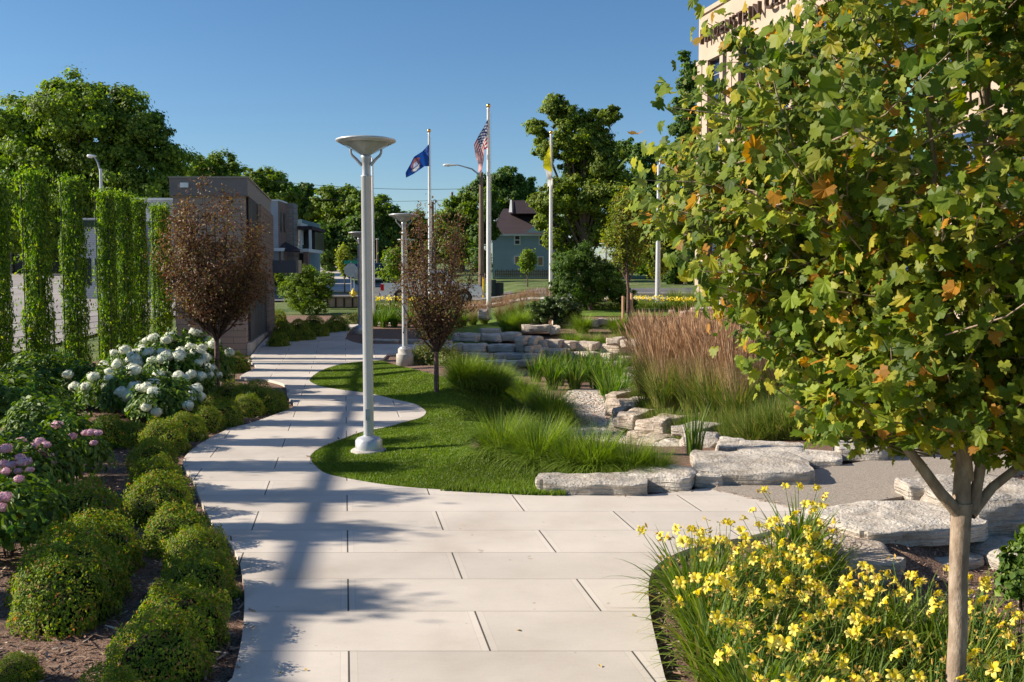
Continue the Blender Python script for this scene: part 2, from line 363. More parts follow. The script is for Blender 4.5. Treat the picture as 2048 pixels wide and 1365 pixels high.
def brickmat(name, c1, c2, mort, bw=.22, rh=.075, ms=.01, axis='XZ'):
    m, nt = newmat(name); L = nt.links
    out = N(nt, 'ShaderNodeOutputMaterial'); bs = N(nt, 'ShaderNodeBsdfPrincipled', _Roughness=.9); L.new(bs.outputs[0], out.inputs[0])
    tc = N(nt, 'ShaderNodeTexCoord'); sp = N(nt, 'ShaderNodeSeparateXYZ'); L.new(tc.outputs['Object'], sp.inputs[0])
    cb = N(nt, 'ShaderNodeCombineXYZ'); ad = N(nt, 'ShaderNodeMath', operation='ADD'); L.new(sp.outputs[0], ad.inputs[0]); L.new(sp.outputs[1], ad.inputs[1]); L.new(ad.outputs[0], cb.inputs[0]); L.new(sp.outputs[2], cb.inputs[1])
    b = N(nt, 'ShaderNodeTexBrick', _Scale=1.0); b.inputs['Brick Width'].default_value = bw; b.inputs['Row Height'].default_value = rh; b.inputs['Mortar Size'].default_value = ms
    b.inputs['Color1'].default_value = (*c1,1); b.inputs['Color2'].default_value = (*c2,1); b.inputs['Mortar'].default_value = (*mort,1); L.new(cb.outputs[0], b.inputs[0])
    L.new(b.outputs[0], bs.inputs['Base Color'])
    bp = N(nt, 'ShaderNodeBump', _Strength=.6, _Distance=.01, invert=True); L.new(b.outputs['Fac'], bp.inputs['Height']); L.new(bp.outputs[0], bs.inputs['Normal'])
    return m
def glassmat(name, c, rough=.06, spec=1.0, metal=.0):
    m = surf(name, c, tuple(x*.8 for x in c), scale=.35, rough=rough, spec=spec, metal=metal); return m

# ------------------------------------------------------------------ leaf and blade geometry
def rand_unit(n, r=RNG):
    v = r.normal(size=(n,3)); return v/np.linalg.norm(v, axis=1, keepdims=True)
def cards(P, Nrm, size, T, F, rng=RNG, jit=.5, droop=None):
    """place leaf template T (k,3; length along +y, normal +z) at every P with normal near Nrm"""
    n = len(P); size = np.broadcast_to(np.asarray(size, float), (n,))
    z = Nrm + jit*rand_unit(n, rng); z /= np.linalg.norm(z, axis=1, keepdims=True)+1e-9
    a = rand_unit(n, rng)
    if droop is not None: a = a*(1-droop) + np.array([0,0,-1.0])*droop
    y = a - z*(a*z).sum(1, keepdims=True); y /= np.linalg.norm(y, axis=1, keepdims=True)+1e-9
    x = np.cross(y, z)
    T = np.asarray(T, float); k = len(T)
    V = P[:,None,:] + size[:,None,None]*(T[None,:,0,None]*x[:,None,:] + T[None,:,1,None]*y[:,None,:] + T[None,:,2,None]*z[:,None,:])
    Fa = (np.asarray(F)[None] + (np.arange(n)*k)[:,None,None]).reshape(-1, np.asarray(F).shape[1])
    return V.reshape(-1,3), Fa
T_DIA = [(0,0,0),(-.28,.45,.08),(0,1,-.05),(.28,.45,.08)]; F_DIA = [(0,1,2),(0,2,3)]
T_DIA = [(p[0],p[1]-.4,p[2]) for p in T_DIA]
T_WID = [(0,-.45,0),(-.42,0,.1),(0,.55,-.05),(.42,0,.1)]
T_LEAF6 = [(0,-.5,0),(-.26,-.2,.07),(-.24,.2,.05),(0,.55,-.1),(.24,.2,.05),(.26,-.2,.07),(0,0,-.03)]; F_LEAF6 = [(6,0,1),(6,1,2),(6,2,3),(6,3,4),(6,4,5),(6,5,0)]
def palmate(curl=.12):
    pts = []
    spec = [(-90,.12),(-118,.42),(-150,.50),(-168,.40),(168,.55),(150,.50),(138,.47),(124,.64),(114,.66),(104,.54),(97,.74),(90,.84),(82,.72),(76,.54),(66,.66),(56,.62),(42,.47),(30,.50),(12,.55),(-12,.40),(-30,.50),(-62,.42)]
    for a, r in spec: pts.append((r*math.cos(R(a)), r*math.sin(R(a)), -curl*r*r + .06*math.cos(R(a*2))))
    pts.append((0,-.02,.03)); n = len(spec)
    return pts, [(n, (i+1)%n, i) for i in range(n)]
T_PAL, F_PAL = palmate(.25)
T_PAL2, F_PAL2 = palmate(-.7); T_PAL3, F_PAL3 = palmate(.75)

def blades(n, spread, L, w, lean=(.1,.9), droop=1.0, seg=5, rng=RNG, base=None, az=None, zcurve=1.0):
    """ribbon leaves; V,F"""
    az = rng.uniform(0, 2*PI, n) if az is None else az
    rad = spread*np.sqrt(rng.uniform(0,1,n))
    b = np.stack([rad*np.cos(az), rad*np.sin(az), np.zeros(n)], 1) if base is None else base
    az2 = az + rng.normal(0,.5,n)
    Ln = rng.uniform(*L, n); ln = rng.uniform(*lean, n)
    d = np.stack([np.cos(az2), np.sin(az2)], 1)
    t = np.linspace(0, 1, seg+1)
    # angle from vertical grows with t
    ang = ln[:,None] * (.25 + droop*t[None]**zcurve*1.6)
    ds = Ln[:,None]/seg
    cx = np.cumsum(np.sin(ang)*ds, 1) - np.sin(ang[:,:1])*ds; cz = np.cumsum(np.cos(ang)*ds, 1) - np.cos(ang[:,:1])*ds
    P = np.zeros((n, seg+1, 3)); P[:,:,0] = b[:,0:1] + d[:,0:1]*cx; P[:,:,1] = b[:,1:2] + d[:,1:2]*cx; P[:,:,2] = b[:,2:3] + cz
    tw = rng.uniform(-.6,.6,n); sx = np.stack([-np.sin(az2+tw), np.cos(az2+tw), np.zeros(n)], 1)
    wd = w*rng.uniform(.7,1.2,n)[:,None]*np.clip(np.minimum(.5+2*t, (1-t)*1.7+.06), 0, 1)[None]
    A = P - sx[:,None]*wd[:,:,None]*.5; B = P + sx[:,None]*wd[:,:,None]*.5
    V = np.stack([A,B], 2).reshape(-1,3)
    f = []
    for s in range(seg): f.append((2*s, 2*s+1, 2*s+3, 2*s+2))
    Fa = (np.array(f)[None] + (np.arange(n)*2*(seg+1))[:,None,None]).reshape(-1,4)
    return V, Fa, P
def join(parts):
    Vs = []; Fs = []; n = 0
    for V, F in parts: Vs.append(V); Fs.append(np.asarray(F)+n); n += len(V)
    return np.concatenate(Vs), Fs

# foliage materials
g = lambda *c: c
M['spirea'] = leafmat('spirea_leaves', [(0,(0.083,0.163,0.014)),(.45,(0.178,0.269,0.022)),(.8,(0.310,0.367,0.032)),(.93,(0.381,0.282,0.072)),(1,(0.523,0.217,0.100))], .38, nscale=2.5, rough=.6)
M['spirea_far'] = leafmat('young_spirea_leaves', [(0,(0.060,0.120,0.014)),(.6,(0.144,0.192,0.024)),(1,(0.240,0.156,0.060))], .25)
M['vine'] = leafmat('vine_leaves', [(0,(0.060,0.134,0.011)),(.5,(0.127,0.228,0.017)),(.85,(0.224,0.322,0.024)),(1,(0.329,0.362,0.044))], .45, nscale=1.2)
M['hyd'] = leafmat('hydrangea_leaves', [(0,(0.048,0.113,0.019)),(.6,(0.113,0.194,0.026)),(1,(0.209,0.284,0.040))], .3)
M['bloom_w'] = leafmat('white_florets', [(0,(.66,.70,.54)),(.5,(.80,.81,.68)),(1,(.86,.86,.76))], .25, namt=.12)
M['bloom_p'] = leafmat('pink_florets', [(0,(0.470,0.243,0.368)),(.5,(0.694,0.405,0.529)),(.85,(0.806,0.608,0.598)),(1,(0.896,0.837,0.632))], .25, namt=.15)
M['grass'] = leafmat('fine_grass_blades', [(0,(0.098,0.167,0.018)),(.6,(0.194,0.287,0.034)),(1,(0.311,0.378,0.070))], .4, nscale=3, namt=.2)
M['grass_lo'] = leafmat('coarse_grass_blades', [(0,(0.068,0.132,0.019)),(.55,(0.152,0.224,0.036)),(.85,(0.276,0.290,0.073)),(1,(0.482,0.370,0.145))], .35, nscale=3, namt=.2)
M['plume'] = leafmat('feather_grass_plumes', [(0,(0.260,0.153,0.090)),(.5,(0.433,0.282,0.168)),(1,(0.606,0.447,0.292))], .3, namt=.2)
M['iris'] = leafmat('iris_blades', [(0,(.05,.12,.015)),(.6,(.12,.21,.025)),(1,(.26,.30,.06))], .4, namt=.2)
M['lily'] = leafmat('daylily_leaves', [(0,(0.083,0.145,0.015)),(.6,(0.165,0.242,0.026)),(.93,(0.275,0.301,0.055)),(1,(0.550,0.362,0.143))], .4, namt=.2)
M['petal'] = leafmat('yellow_petals', [(0,(0.780,0.540,0.038)),(.5,(0.860,0.691,0.057)),(1,(0.900,0.799,0.228))], .35, namt=.1)
M['bud'] = leafmat('buds_and_spent_flowers', [(0,(.55,.33,.06)),(.4,(.62,.45,.10)),(.7,(.28,.24,.06)),(1,(.30,.17,.08))], .2, namt=.1)
M['syc'] = leafmat('sycamore_leaves', [(0,(0.062,0.106,0.009)),(.35,(0.113,0.175,0.014)),(.62,(0.193,0.250,0.021)),(.83,(0.321,0.337,0.037)),(.915,(0.428,0.375,0.041)),(.945,(0.594,0.274,0.026)),(1,(0.316,0.150,0.022))], .46, back=(.30,.32,.17), nscale=1.3, namt=.3)
M['fuzz'] = leafmat('woolly_young_leaves', [(0,(.34,.33,.20)),(.6,(.46,.42,.28)),(1,(.50,.30,.17))], .3, namt=.1)
M['crab'] = leafmat('purple_crabapple_leaves', [(0,(0.086,0.037,0.025)),(.4,(0.158,0.074,0.040)),(.75,(0.208,0.123,0.040)),(1,(0.146,0.160,0.043))], .3, nscale=1.0, namt=.3)
M['maple'] = leafmat('young_maple_leaves', [(0,(.10,.15,.015)),(.6,(.20,.25,.025)),(.93,(.30,.30,.04)),(1,(.40,.14,.04))], .4, nscale=.6)
M['tree_a'] = leafmat('broad_tree_leaves', [(0,(0.069,0.128,0.018)),(.5,(0.151,0.227,0.025)),(1,(0.278,0.355,0.041))], .46, nscale=.25, namt=.4)
M['tree_b'] = leafmat('walnut_leaves', [(0,(0.074,0.127,0.015)),(.5,(0.157,0.222,0.024)),(1,(0.297,0.333,0.040))], .46, nscale=.3, namt=.35)
M['tree_c'] = leafmat('dark_tree_leaves', [(0,(0.048,0.102,0.021)),(.5,(0.093,0.170,0.027)),(1,(0.174,0.250,0.038))], .46, nscale=.3, namt=.35)
M['tree_d'] = leafmat('light_tree_leaves', [(0,(0.086,0.149,0.017)),(.5,(0.157,0.243,0.024)),(1,(0.272,0.337,0.042))], .46, nscale=.3, namt=.3)
M['tulip'] = leafmat('yellow_green_leaves', [(0,(.18,.26,.02)),(.6,(.33,.38,.03)),(1,(.45,.45,.08))], .4, nscale=.6)
M['shrub'] = leafmat('glossy_shrub_leaves', [(0,(.03,.07,.012)),(.6,(.07,.12,.02)),(1,(.16,.20,.05))], .25, rough=.35)
# ------------------------------------------------------------------ sheets (ground, lawn, paving)
def sheet(name, P, step, off, mat, skirt=0.0, kind='structure', dens_y=None):
    P = [tuple(p) for p in P]
    A = np.array(P); n = len(P)
    # split long edges
    Q = []
    for i in range(n):
        a, b = A[i], A[(i+1) % n]; m = max(1, int(np.linalg.norm(b-a)/step))
        for j in range(m): Q.append(a + (b-a)*j/m)
    Q = np.array(Q)
    xs = np.arange(A[:,0].min(), A[:,0].max(), step); ys = np.arange(A[:,1].min(), A[:,1].max(), step)
    X, Y = np.meshgrid(xs, ys); X = X.ravel(); Y = Y.ravel()
    ok = inside(X, Y, Q) & (poly_dist(X, Y, Q) > step*.35)
    pts = [Vector((float(a), float(b))) for a, b in Q] + [Vector((float(a), float(b))) for a, b in zip(X[ok], Y[ok])]
    nq = len(Q)
    v, e, f, *_ = delaunay_2d_cdt(pts, [(i, (i+1) % nq) for i in range(nq)], [list(range(nq))], 1, 1e-5)
    V = np.array([(p[0], p[1]) for p in v]); Z = H(V[:,0], V[:,1]) + off
    V = np.column_stack([V, Z]); F = np.array([list(t) for t in f if len(t) == 3])
    a, b, c = V[F[:,0]], V[F[:,1]], V[F[:,2]]
    fl = np.cross(b-a, c-a)[:,2] < 0; F[fl] = F[fl][:, ::-1]
    Fs = [F]
    if skirt:
        ar = sum(Q[i][0]*Q[(i+1)%nq][1]-Q[(i+1)%nq][0]*Q[i][1] for i in range(nq))
        zq = H(Q[:,0], Q[:,1]) + off; k = len(V)
        T = np.column_stack([Q, zq]); B = np.column_stack([Q, zq-skirt]); V = np.concatenate([V, T, B]); i = np.arange(nq); j = (i+1) % nq
        S = np.stack([k+nq+i, k+nq+j, k+j, k+i], 1)
        if ar < 0: S = S[:, ::-1]
        Fs.append(S)
    me = mesh(name, V, Fs, mat, smooth=False)
    sm = np.zeros(len(me.polygons), bool); sm[:len(F)] = True; me.polygons.foreach_set('use_smooth', sm)
    return tag(link(name, me), kind=kind)

def axis_vals(a, b, fine, lo, hi, g=1.18):
    v = list(np.arange(lo, hi+1e-6, fine)); s = fine; x = v[-1]
    while x < b: s *= g; x += s; v.append(x)
    s = fine; x = v[0]
    while x > a: s *= g; x -= s; v.insert(0, x)
    return np.array(v)
gx = axis_vals(-700, 700, .25, -9, 12); gy = axis_vals(-60, 1500, .25, 3, 47)
X, Y = np.meshgrid(gx, gy); nx, ny = len(gx), len(gy)
Zg = H(X.ravel(), Y.ravel()) - .07
i, j = np.meshgrid(np.arange(nx-1), np.arange(ny-1)); q = (j*nx+i).ravel()
tag(link('ground', mesh('ground', np.column_stack([X.ravel(), Y.ravel(), Zg]), [np.stack([q, q+1, q+nx+1, q+nx], 1)], M['soil_grass'], smooth=True)), kind='structure')
sheet('mulch_bed', [(-12.6,2.0),(9,2.0),(16,10),(16,16),(13,24),(12,36),(11,44),(3,44),(-1,40),(-4,45),(-6.5,46.5),(-14,47),(-12.6,38)], .28, -.03, M['mulch'])
LAWN = catmull(seq(EDGE_N[2:]), 5, False) + [GB(744.6,723.5)] + [GH(*p) for p in [(767,724),(808,736),(841,744),(870,752),(900,759),(932,766),(980,780),(1020,797),(1050,820),(1045,845),(960,868),(925,890),(960,907),(1040,924),(1080,942),(1160,958),(1150,978)]]
sheet('lawn', LAWN, .25, .012, M['lawn'])
sheet('path', PATH, .45, .03, M['path'], skirt=.12)
sheet('aggregate_path', AGG, .45, .034, M['aggregate'], skirt=.14)
# basin floor gravel
sheet('gravel_bed', [G(*p, -.6) for p in [(1150,925),(1260,920),(1262,880),(1230,830),(1240,780),(1150,775),(1120,800),(1110,850),(1120,890)]], .25, .0, M['gravel'])
# streets
def strip(name, P, off, mat, skirt=0, step=2.5): return sheet(name, P, step, off, mat, skirt)
strip('side_road', [(-16,2),(-16,62),(-15,120),(-22,330),(-62,330),(-58,60),(-46,2)], .02, M['road_l'])
strip('cross_street', [(-9.8,56.2),(60,56.2),(60,63),(-15.9,63),(-15.9,56.2)], .02, M['asphalt'])
strip('main_street', [(-9.5,63.02),(-3.6,63.02),(-24,260),(-38,260)], .024, M['asphalt'])
strip('sidewalk', [(-9.3,52.0),(60,52.0),(60,53.6),(-9.3,53.6)], .05, M['sidewalk'], .1)
strip('kerb', [(-9.6,55.9),(60,55.9),(60,56.15),(-9.6,56.15)], .12, M['sidewalk'], .2)
strip('far_sidewalk', [(-14.5,65.4),(-9.9,65.4),(-20,110),(-22,110)], .05, M['sidewalk'], .1)
strip('lane_line', [(-34,5),(-33.8,5),(-38,200),(-38.4,200)], .035, M['paint_w'])

# ------------------------------------------------------------------ rocks
def cube_grid(nx, ny, nz):
    idx = {}; V = []; F = []
    def vid(i, j, k):
        key = (i, j, k)
        if key not in idx: idx[key] = len(V); V.append((2*i/nx-1, 2*j/ny-1, 2*k/nz-1))
        return idx[key]
    for i in range(nx):
        for j in range(ny):
            F.append((vid(i,j,0),vid(i,j+1,0),vid(i+1,j+1,0),vid(i+1,j,0))); F.append((vid(i,j,nz),vid(i+1,j,nz),vid(i+1,j+1,nz),vid(i,j+1,nz)))
    for i in range(nx):
        for k in range(nz):
            F.append((vid(i,0,k),vid(i+1,0,k),vid(i+1,0,k+1),vid(i,0,k+1))); F.append((vid(i,ny,k),vid(i,ny,k+1),vid(i+1,ny,k+1),vid(i+1,ny,k)))
    for j in range(ny):
        for k in range(nz):
            F.append((vid(0,j,k),vid(0,j,k+1),vid(0,j+1,k+1),vid(0,j+1,k))); F.append((vid(nx,j,k),vid(nx,j+1,k),vid(nx,j+1,k+1),vid(nx,j,k+1)))
    return np.array(V), np.array(F)
CG_HI = cube_grid(28, 18, 11); CG_LO = cube_grid(14, 8, 6)
def rockW(x0, x1, y0, y1, z0, z1, label, group, seed, mat='stone', rot=0, hi=False, name='limestone_block'):
    V, F = CG_HI if hi else CG_LO
    sx, sy, sz = (x1-x0)/2, (y1-y0)/2, (z1-z0)/2
    V = V.copy(); r = np.random.default_rng(seed)
    rnd = min(.16, .10*min(sx, sy, sz*2.2)/max(sz, .01))
    # chipped corners in plan: an irregular polygon
    ang = np.arctan2(V[:,1], V[:,0]); cham = .05+.07*(np.sin(ang*2+r.uniform(0,6))+np.sin(ang*5+r.uniform(0,6)))*.5
    cx = np.abs(V[:,0]) ** 6 * np.abs(V[:,1]) ** 6
    V[:,0] *= 1 - cx*(.06+cham); V[:,1] *= 1 - cx*(.10+cham)
    top = np.abs(V[:,2]) ** 4 * np.maximum(np.abs(V[:,0]), np.abs(V[:,1])) ** 10
    V[:,0] -= np.sign(V[:,0])*top*.06*sz/sx; V[:,1] -= np.sign(V[:,1])*top*.12*sz/sy; V[:,2] -= np.sign(V[:,2])*top*.22
    taper = r.uniform(-.05,.10); V[:,1] *= 1 - taper*V[:,0]
    P = V*np.array([sx, sy, sz]); off = r.uniform(-50, 50, 3)
    D = np.zeros_like(P); am = min(.11, .42*sz)
    for k, p in enumerate(P):
        q = Vector(p+off)
        a = noise.noise_vector(q*1.9); b = noise.noise_vector(q*5.5); c = noise.noise(Vector((q.x*1.2, q.y*1.2, q.z*11)))
        rr = abs(noise.noise(q*3.3))
        D[k] = np.array(a)*am*1.0 + np.array(b)*am*.42; D[k][:2] += np.sign(p[:2])*c*am*.45*np.array([abs(p[0])/sx > .95, abs(p[1])/sy > .95]) ; D[k][2] -= (p[2] > 0)*rr*am*.55
    D[:,2] *= .75
    P = P + D
    P[:,2] += (z1-z0)/2; P[:,2] = np.maximum(P[:,2], -.02)
    me = mesh(name, P, [F], M[mat], smooth=True)
    o = link(name, me, loc=((x0+x1)/2, (y0+y1)/2, z0), rz=rot)
    if hi:
        try: me.set_sharp_from_angle(angle=R(24))
        except Exception: pass
    else:
        try: me.set_sharp_from_angle(angle=R(22))
        except Exception: pass
    return tag(o, label, 'stone', group)
_rs = [100]
def rock(x0, x1, yt, yb, D, depth=None, **kw):
    _rs[0] += 1
    w = (x1-x0)/FPX*D
    if depth is None: depth = min(max(w*.55, .35), .9)
    a = at(x0, yb, D); b = at(x1, yb, D); t = at(x0, yt, D+depth)
    z0, z1 = a[2], t[2]+(.05 if kw.get('hi') else .015)
    if z1-z0 < .1: z1 = z0+.1
    return rockW(a[0], b[0], D, D+depth, z0-.03, z1, seed=_rs[0], **kw)
def course(L, D, where, group, depth=None, mat='stone'):
    L = sorted(L)
    for i, s in enumerate(L):
        d = s[4] if len(s) > 4 else D
        rock(s[0], s[1]+1.5, s[2], s[3], d, depth, rot=(R(-34) if mat == 'stone_w' and d < 35 else R(-13) if d < 36 else 0), label=f'{ORD[i]} limestone block from left in {where}', group=group, mat=mat)
gw = 'limestone blocks of the far curved wall'
course([(893,925,687,705),(925,973,687,704.5),(974,1031,688,704.5),(1031,1062,688,704.5)], 34.6, "the far wall's left half, middle course", gw, .7)
course([(905,961,666,683),(962,1005,667,683),(1004,1040,665,683)], 35.8, "the far wall's left half, top course", gw, .8)
course([(880,932,705,719),(934,986,705,718.5),(987,1050,705,718.5)], 33.9, "the far wall's left half, third course", gw, .7)
course([(905,985,719,731),(985,1050,719,731)], 33.3, "the far wall's left half, bottom course", gw, .6)
course([(958,1000,657,668)], 37.2, "the step behind the far wall top", gw, .6)
course([(1036,1060,671,689),(1059,1081,673,691),(1079,1101,679,695),(1100,1128,679,698),(1127,1155,682,698),(1152,1199,684,703),(1196,1256,687,708),(1254,1281,693,712),(1279,1300,695,716)], 34.0, "the far wall's bright right half, upper course", gw, .7, 'stone_w')
course([(1058,1075,691,707),(1073,1091,695,712),(1089,1137,697,714),(1134,1195,703,717),(1192,1231,706,721),(1229,1268,711,724)], 33.4, "the far wall's bright right half, middle course", gw, .7, 'stone_w')
course([(1050,1084,707,725),(1081,1120,714,728),(1117,1152,716,728),(1150,1200,717,731),(1200,1250,721,735)], 32.9, "the far wall's bright right half, lower course", gw, .7, 'stone_w')
course([(1038,1064,719,734),(1062,1100,727,738),(1100,1150,729,741)], 32.4, "the far wall's bright right half, bottom course", gw, .6, 'stone_w')
course([(1042,1104,649,665),(1100,1119,652,670)], 37.3, "the pair stacked on the far wall", gw, .9, 'stone_w')
course([(1223,1251,674,691,33),(1249,1298,678,697,32.3),(1296,1340,684,703,31.6)], 33, 'the short top course beside the brown grass', gw, .8, 'stone_w')
course([(1104,1200,639,653),(1198,1245,637.5,650),(1243,1308,637.5,650),(1307,1350,638,650),(1349,1400,638.5,650),(1399,1450,639,651)], 40.6, 'the long low kerb wall below the far lawn', 'limestone kerb blocks below the far lawn', .6, 'stone_w')
gs = 'limestone blocks edging the shaded side path'
course([(744,795,678,689.5),(795,846,679,689.5),(846,902,681,692)], 35.2, 'the shaded edging beyond the side path', gs, .6)
course([(834,892,697,711,31.9),(888,930,704,721,31.2)], 31.9, 'the shaded edging this side of the side path', gs, .5)
gn = 'limestone blocks of the near right wall'
L2 = [((1262,1302,735,754),28.3,.8,'block at the corner where far and near walls meet'),((1240,1278,750,770),26.3,.7,'small block below the corner of the walls'),((1226,1264,800,832),20.9,.8,'rounded block at the narrowest part of the gravel'),((1254,1302,798,828),20.4,.9,'upper block above the rounded gravel-edge block'),((1244,1292,834,858),18.8,.7,'thin layer block under the wall bend'),((1296,1352,868,902),16.7,.8,'middle layer block above the green tussocks'),((1366,1432,882,924),14.9,.7,'lower layer block left of the squared one'),((1296,1420,908,948),13.9,.8,'wide base block behind the blocky front boulder'),((1338,1414,903,940),14.5,.7,'lower block left of the rush-like clump'),((1286,1346,893,926),15.7,.7,'lower block half buried in the near green tussocks'),((1248,1276,760,786),25.2,.8,'small block at the far end of the near right wall'),
 ((1228,1258,784,814),22.6,.9,'upright pale block where the wall bends beside the gravel'),
 ((1252,1306,778,806),23.4,1.0,'pale block behind the bend of the near wall under brown grass'),
 ((1244,1284,812,846),20.2,.9,'block on the bend of the wall beside the gravel'),
 ((1236,1282,842,878),19.2,.8,'low block at the gravel edge below the wall bend'),
 ((1262,1308,818,862),18.6,1.1,'upper wall block directly right of the dark gap'),
 ((1304,1378,830,886),17.2,1.1,'long sloping upper block below the brown grass'),
 ((1270,1330,856,895),17.6,.8,'lower block under the dark gap of the near wall'),
 ((1318,1392,884,930),15.9,.9,'long lower block with worn face above the green grass'),
 ((1372,1442,846,876),15.6,1.0,'flat slab capping the near wall below the grasses'),
 ((1372,1450,866,918),14.2,.8,'upper block with split face left of the squared block'),
 ((1448,1502,878,918),13.6,.9,'squared block with a shaded right face in the upper row'),
 ((1494,1634,886,928),13.0,1.1,'long pale slab behind the great flat boulder'),
 ((1612,1702,905,936),12.6,.8,'low slab at the right end behind the flat boulder'),
 ((1690,1790,884,920),13.0,.8,'white block half hidden under the sycamore crown'),
 ((1770,1870,878,908),13.3,.8,'white block at the far edge of the aggregate path')]
for q, D, dp, lb in L2: rock(*q, D, dp, rot=R(-38 if D > 15 else -14), label='pale limestone ' + lb, group=gn, mat='stone_w' if D > 16 else 'stone', hi=True)
rock(1414,1652,906,977,11.45,1.5,label='great flat limestone boulder, the largest, beside the aggregate path',group='limestone boulders at the path edge',hi=True, rot=R(-6))
rock(1392,1450,942,979,11.42,.5,label='low limestone piece wedged left of the great flat boulder',group='limestone boulders at the path edge',hi=True)
rock(1262,1398,935,985,11.2,.75,label='blocky limestone boulder between the long front block and the great flat one',group='limestone boulders at the path edge',hi=True, rot=R(-16))
rock(1074,1296,950,995,10.95,.6,label='long low limestone block at the tip of the lawn',group='limestone boulders at the path edge',hi=True, rot=R(-3))
gr = 'limestone slabs by the sycamore trunk'
rockW(3.15,4.75,9.35,10.5,-.14,.08,'broad limestone slab behind the sycamore trunk, left of it',gr,301,hi=True,rot=R(16))
rockW(2.35,3.55,8.5,9.55,-.34,-.02,'tan flat limestone slab at the back of the daylilies',gr,302,hi=True,mat='stone_w',rot=R(10))
rockW(4.55,5.9,9.9,11.4,-.2,.22,'tall pale limestone block right of the sycamore trunk',gr,303,hi=True,rot=R(10))
rockW(4.4,4.75,10.7,11.1,-.03,.2,'small limestone lump just left of the sycamore fork',gr,304,hi=True)
rockW(3.5,4.6,9.2,10.2,-.5,-.2,'shaded limestone slab under the broad one by the trunk',gr,305,hi=True,rot=R(14))
rockW(3.2,4.9,8.5,9.3,-.6,-.36,'lowest shaded limestone slab behind the yellow flowers',gr,306,hi=True,rot=R(10))
rockW(4.6,6.2,9.0,10.2,-.55,-.16,'shaded limestone slab at the right edge under the pale block',gr,307,hi=True,rot=R(12))
rock(1338,1350,621,627,43,.3,label='small white stone on the far lawn strip',group=None,mat='stone_w')
rock(1364,1420,622,634,40,.8,label='pale ledge stone left of the brown grass top',group='pale ledge stones by the brown grass',mat='stone_w')
rock(1385,1450,615,626,42,.8,label='pale ledge stone behind the brown grass top',group='pale ledge stones by the brown grass',mat='stone_w')
rock(958,976,618,640,41,.8,label='pale stone at the foot of the tall middle flagpole',group=None,mat='stone_w')

# pebbles, mulch chips, grass blades : uncountable stuff
def pebble_field(name, P, n, smin, smax, mat, off=0.0, seed=1):
    r = np.random.default_rng(seed); A = np.array(P); pts = []
    while len(pts) < n:
        x = r.uniform(A[:,0].min(), A[:,0].max(), n); y = r.uniform(A[:,1].min(), A[:,1].max(), n); k = inside(x, y, A)
        pts += list(zip(x[k], y[k]))
    pts = np.array(pts[:n]); s = r.uniform(smin, smax, n); z = H(pts[:,0], pts[:,1]) + off
    T = [(1,0,0),(0,1,0),(-1,0,0),(0,-1,0),(0,0,1),(0,0,-1),(.6,.6,.5),(-.6,.6,.5),(-.6,-.6,.5),(.6,-.6,.5)]
    F = [(4,6,7),(4,7,8),(4,8,9),(4,9,6),(0,1,6),(1,2,7),(2,3,8),(3,0,9),(6,1,7),(7,2,8),(8,3,9),(9,0,6)]
    T = np.array([t for t in T]); V, Fa = cards(np.column_stack([pts, z+s*.25]), np.tile([0,0,1.], (n,1)), s, T*np.array([1,.75,.6]), F, r, .35)
    return tag(link(name, mesh(name, V, [Fa], mat, smooth=False)), kind='stuff', label=None)
M['pebble'] = leafmat('river_pebbles', [(0,(.30,.25,.20)),(.4,(.48,.43,.37)),(.75,(.62,.57,.50)),(1,(.55,.33,.24))], 0, rough=.85, namt=.05)
M['chip'] = leafmat('bark_chips', [(0,(.09,.05,.035)),(.45,(.23,.14,.095)),(.8,(.40,.28,.20)),(1,(.60,.49,.39))], 0, rough=.9, namt=.15)
pb = pebble_field('gravel_pebbles', [G(*p, -.6) for p in [(1145,915),(1250,910),(1256,880),(1226,830),(1236,790),(1140,785),(1120,800),(1118,850),(1130,890)]], 7500, .035, .085, M['pebble'], .01, 3)
tag(pb, 'pale river pebbles covering the basin floor', 'gravel')
def chip_field(name, P, n, size, seed, label):
    r = np.random.default_rng(seed); A = np.array(P)
    x = r.uniform(A[:,0].min(), A[:,0].max(), n*3); y = A[:,1].min() + (A[:,1].max()-A[:,1].min())*r.uniform(0,1,n*3)**1.5; ip = inside(x, y, PATH) | inside(x, y, AGG); dp = np.minimum(poly_dist(x, y, PATH), poly_dist(x, y, AGG)); sp = ip & (dp < .09*r.uniform(0,1,len(x))**2); k = inside(x, y, A) & (~ip | sp) & ~inside(x, y, LAWN); up = np.where(sp, .045, 0.0); up = up[k][:n]
    x = x[k][:n]; y = y[k][:n]
    T = [(-.10,-.5,0),(.10,-.5,.04),(.08,.5,.0),(-.08,.5,.03)]
    V, F = cards(np.column_stack([x, y, H(x,y)-.005+up]), np.tile([0,0,1.], (len(x),1)), r.uniform(*size, len(x)), T, [(0,1,2,3)], r, .45)
    o = link(name, mesh(name, V, [F], M['chip'])); return tag(o, label, 'mulch', kind='stuff')
chip_field('bark_mulch', [(-7.5,4.0),(1,4.0),(-1,9),(-2,13),(-3,20),(-12,26),(-12,10)], 26000, (.03,.10), 11, 'shredded bark mulch between the shrubs left of the path')
chip_field('bark_mulch', [(.8,4.4),(7,4.4),(9,9),(8,13),(3,12.2),(1.0,11.2),(1.3,9)], 16000, (.03,.085), 12, 'shredded bark mulch round the daylilies and slabs')
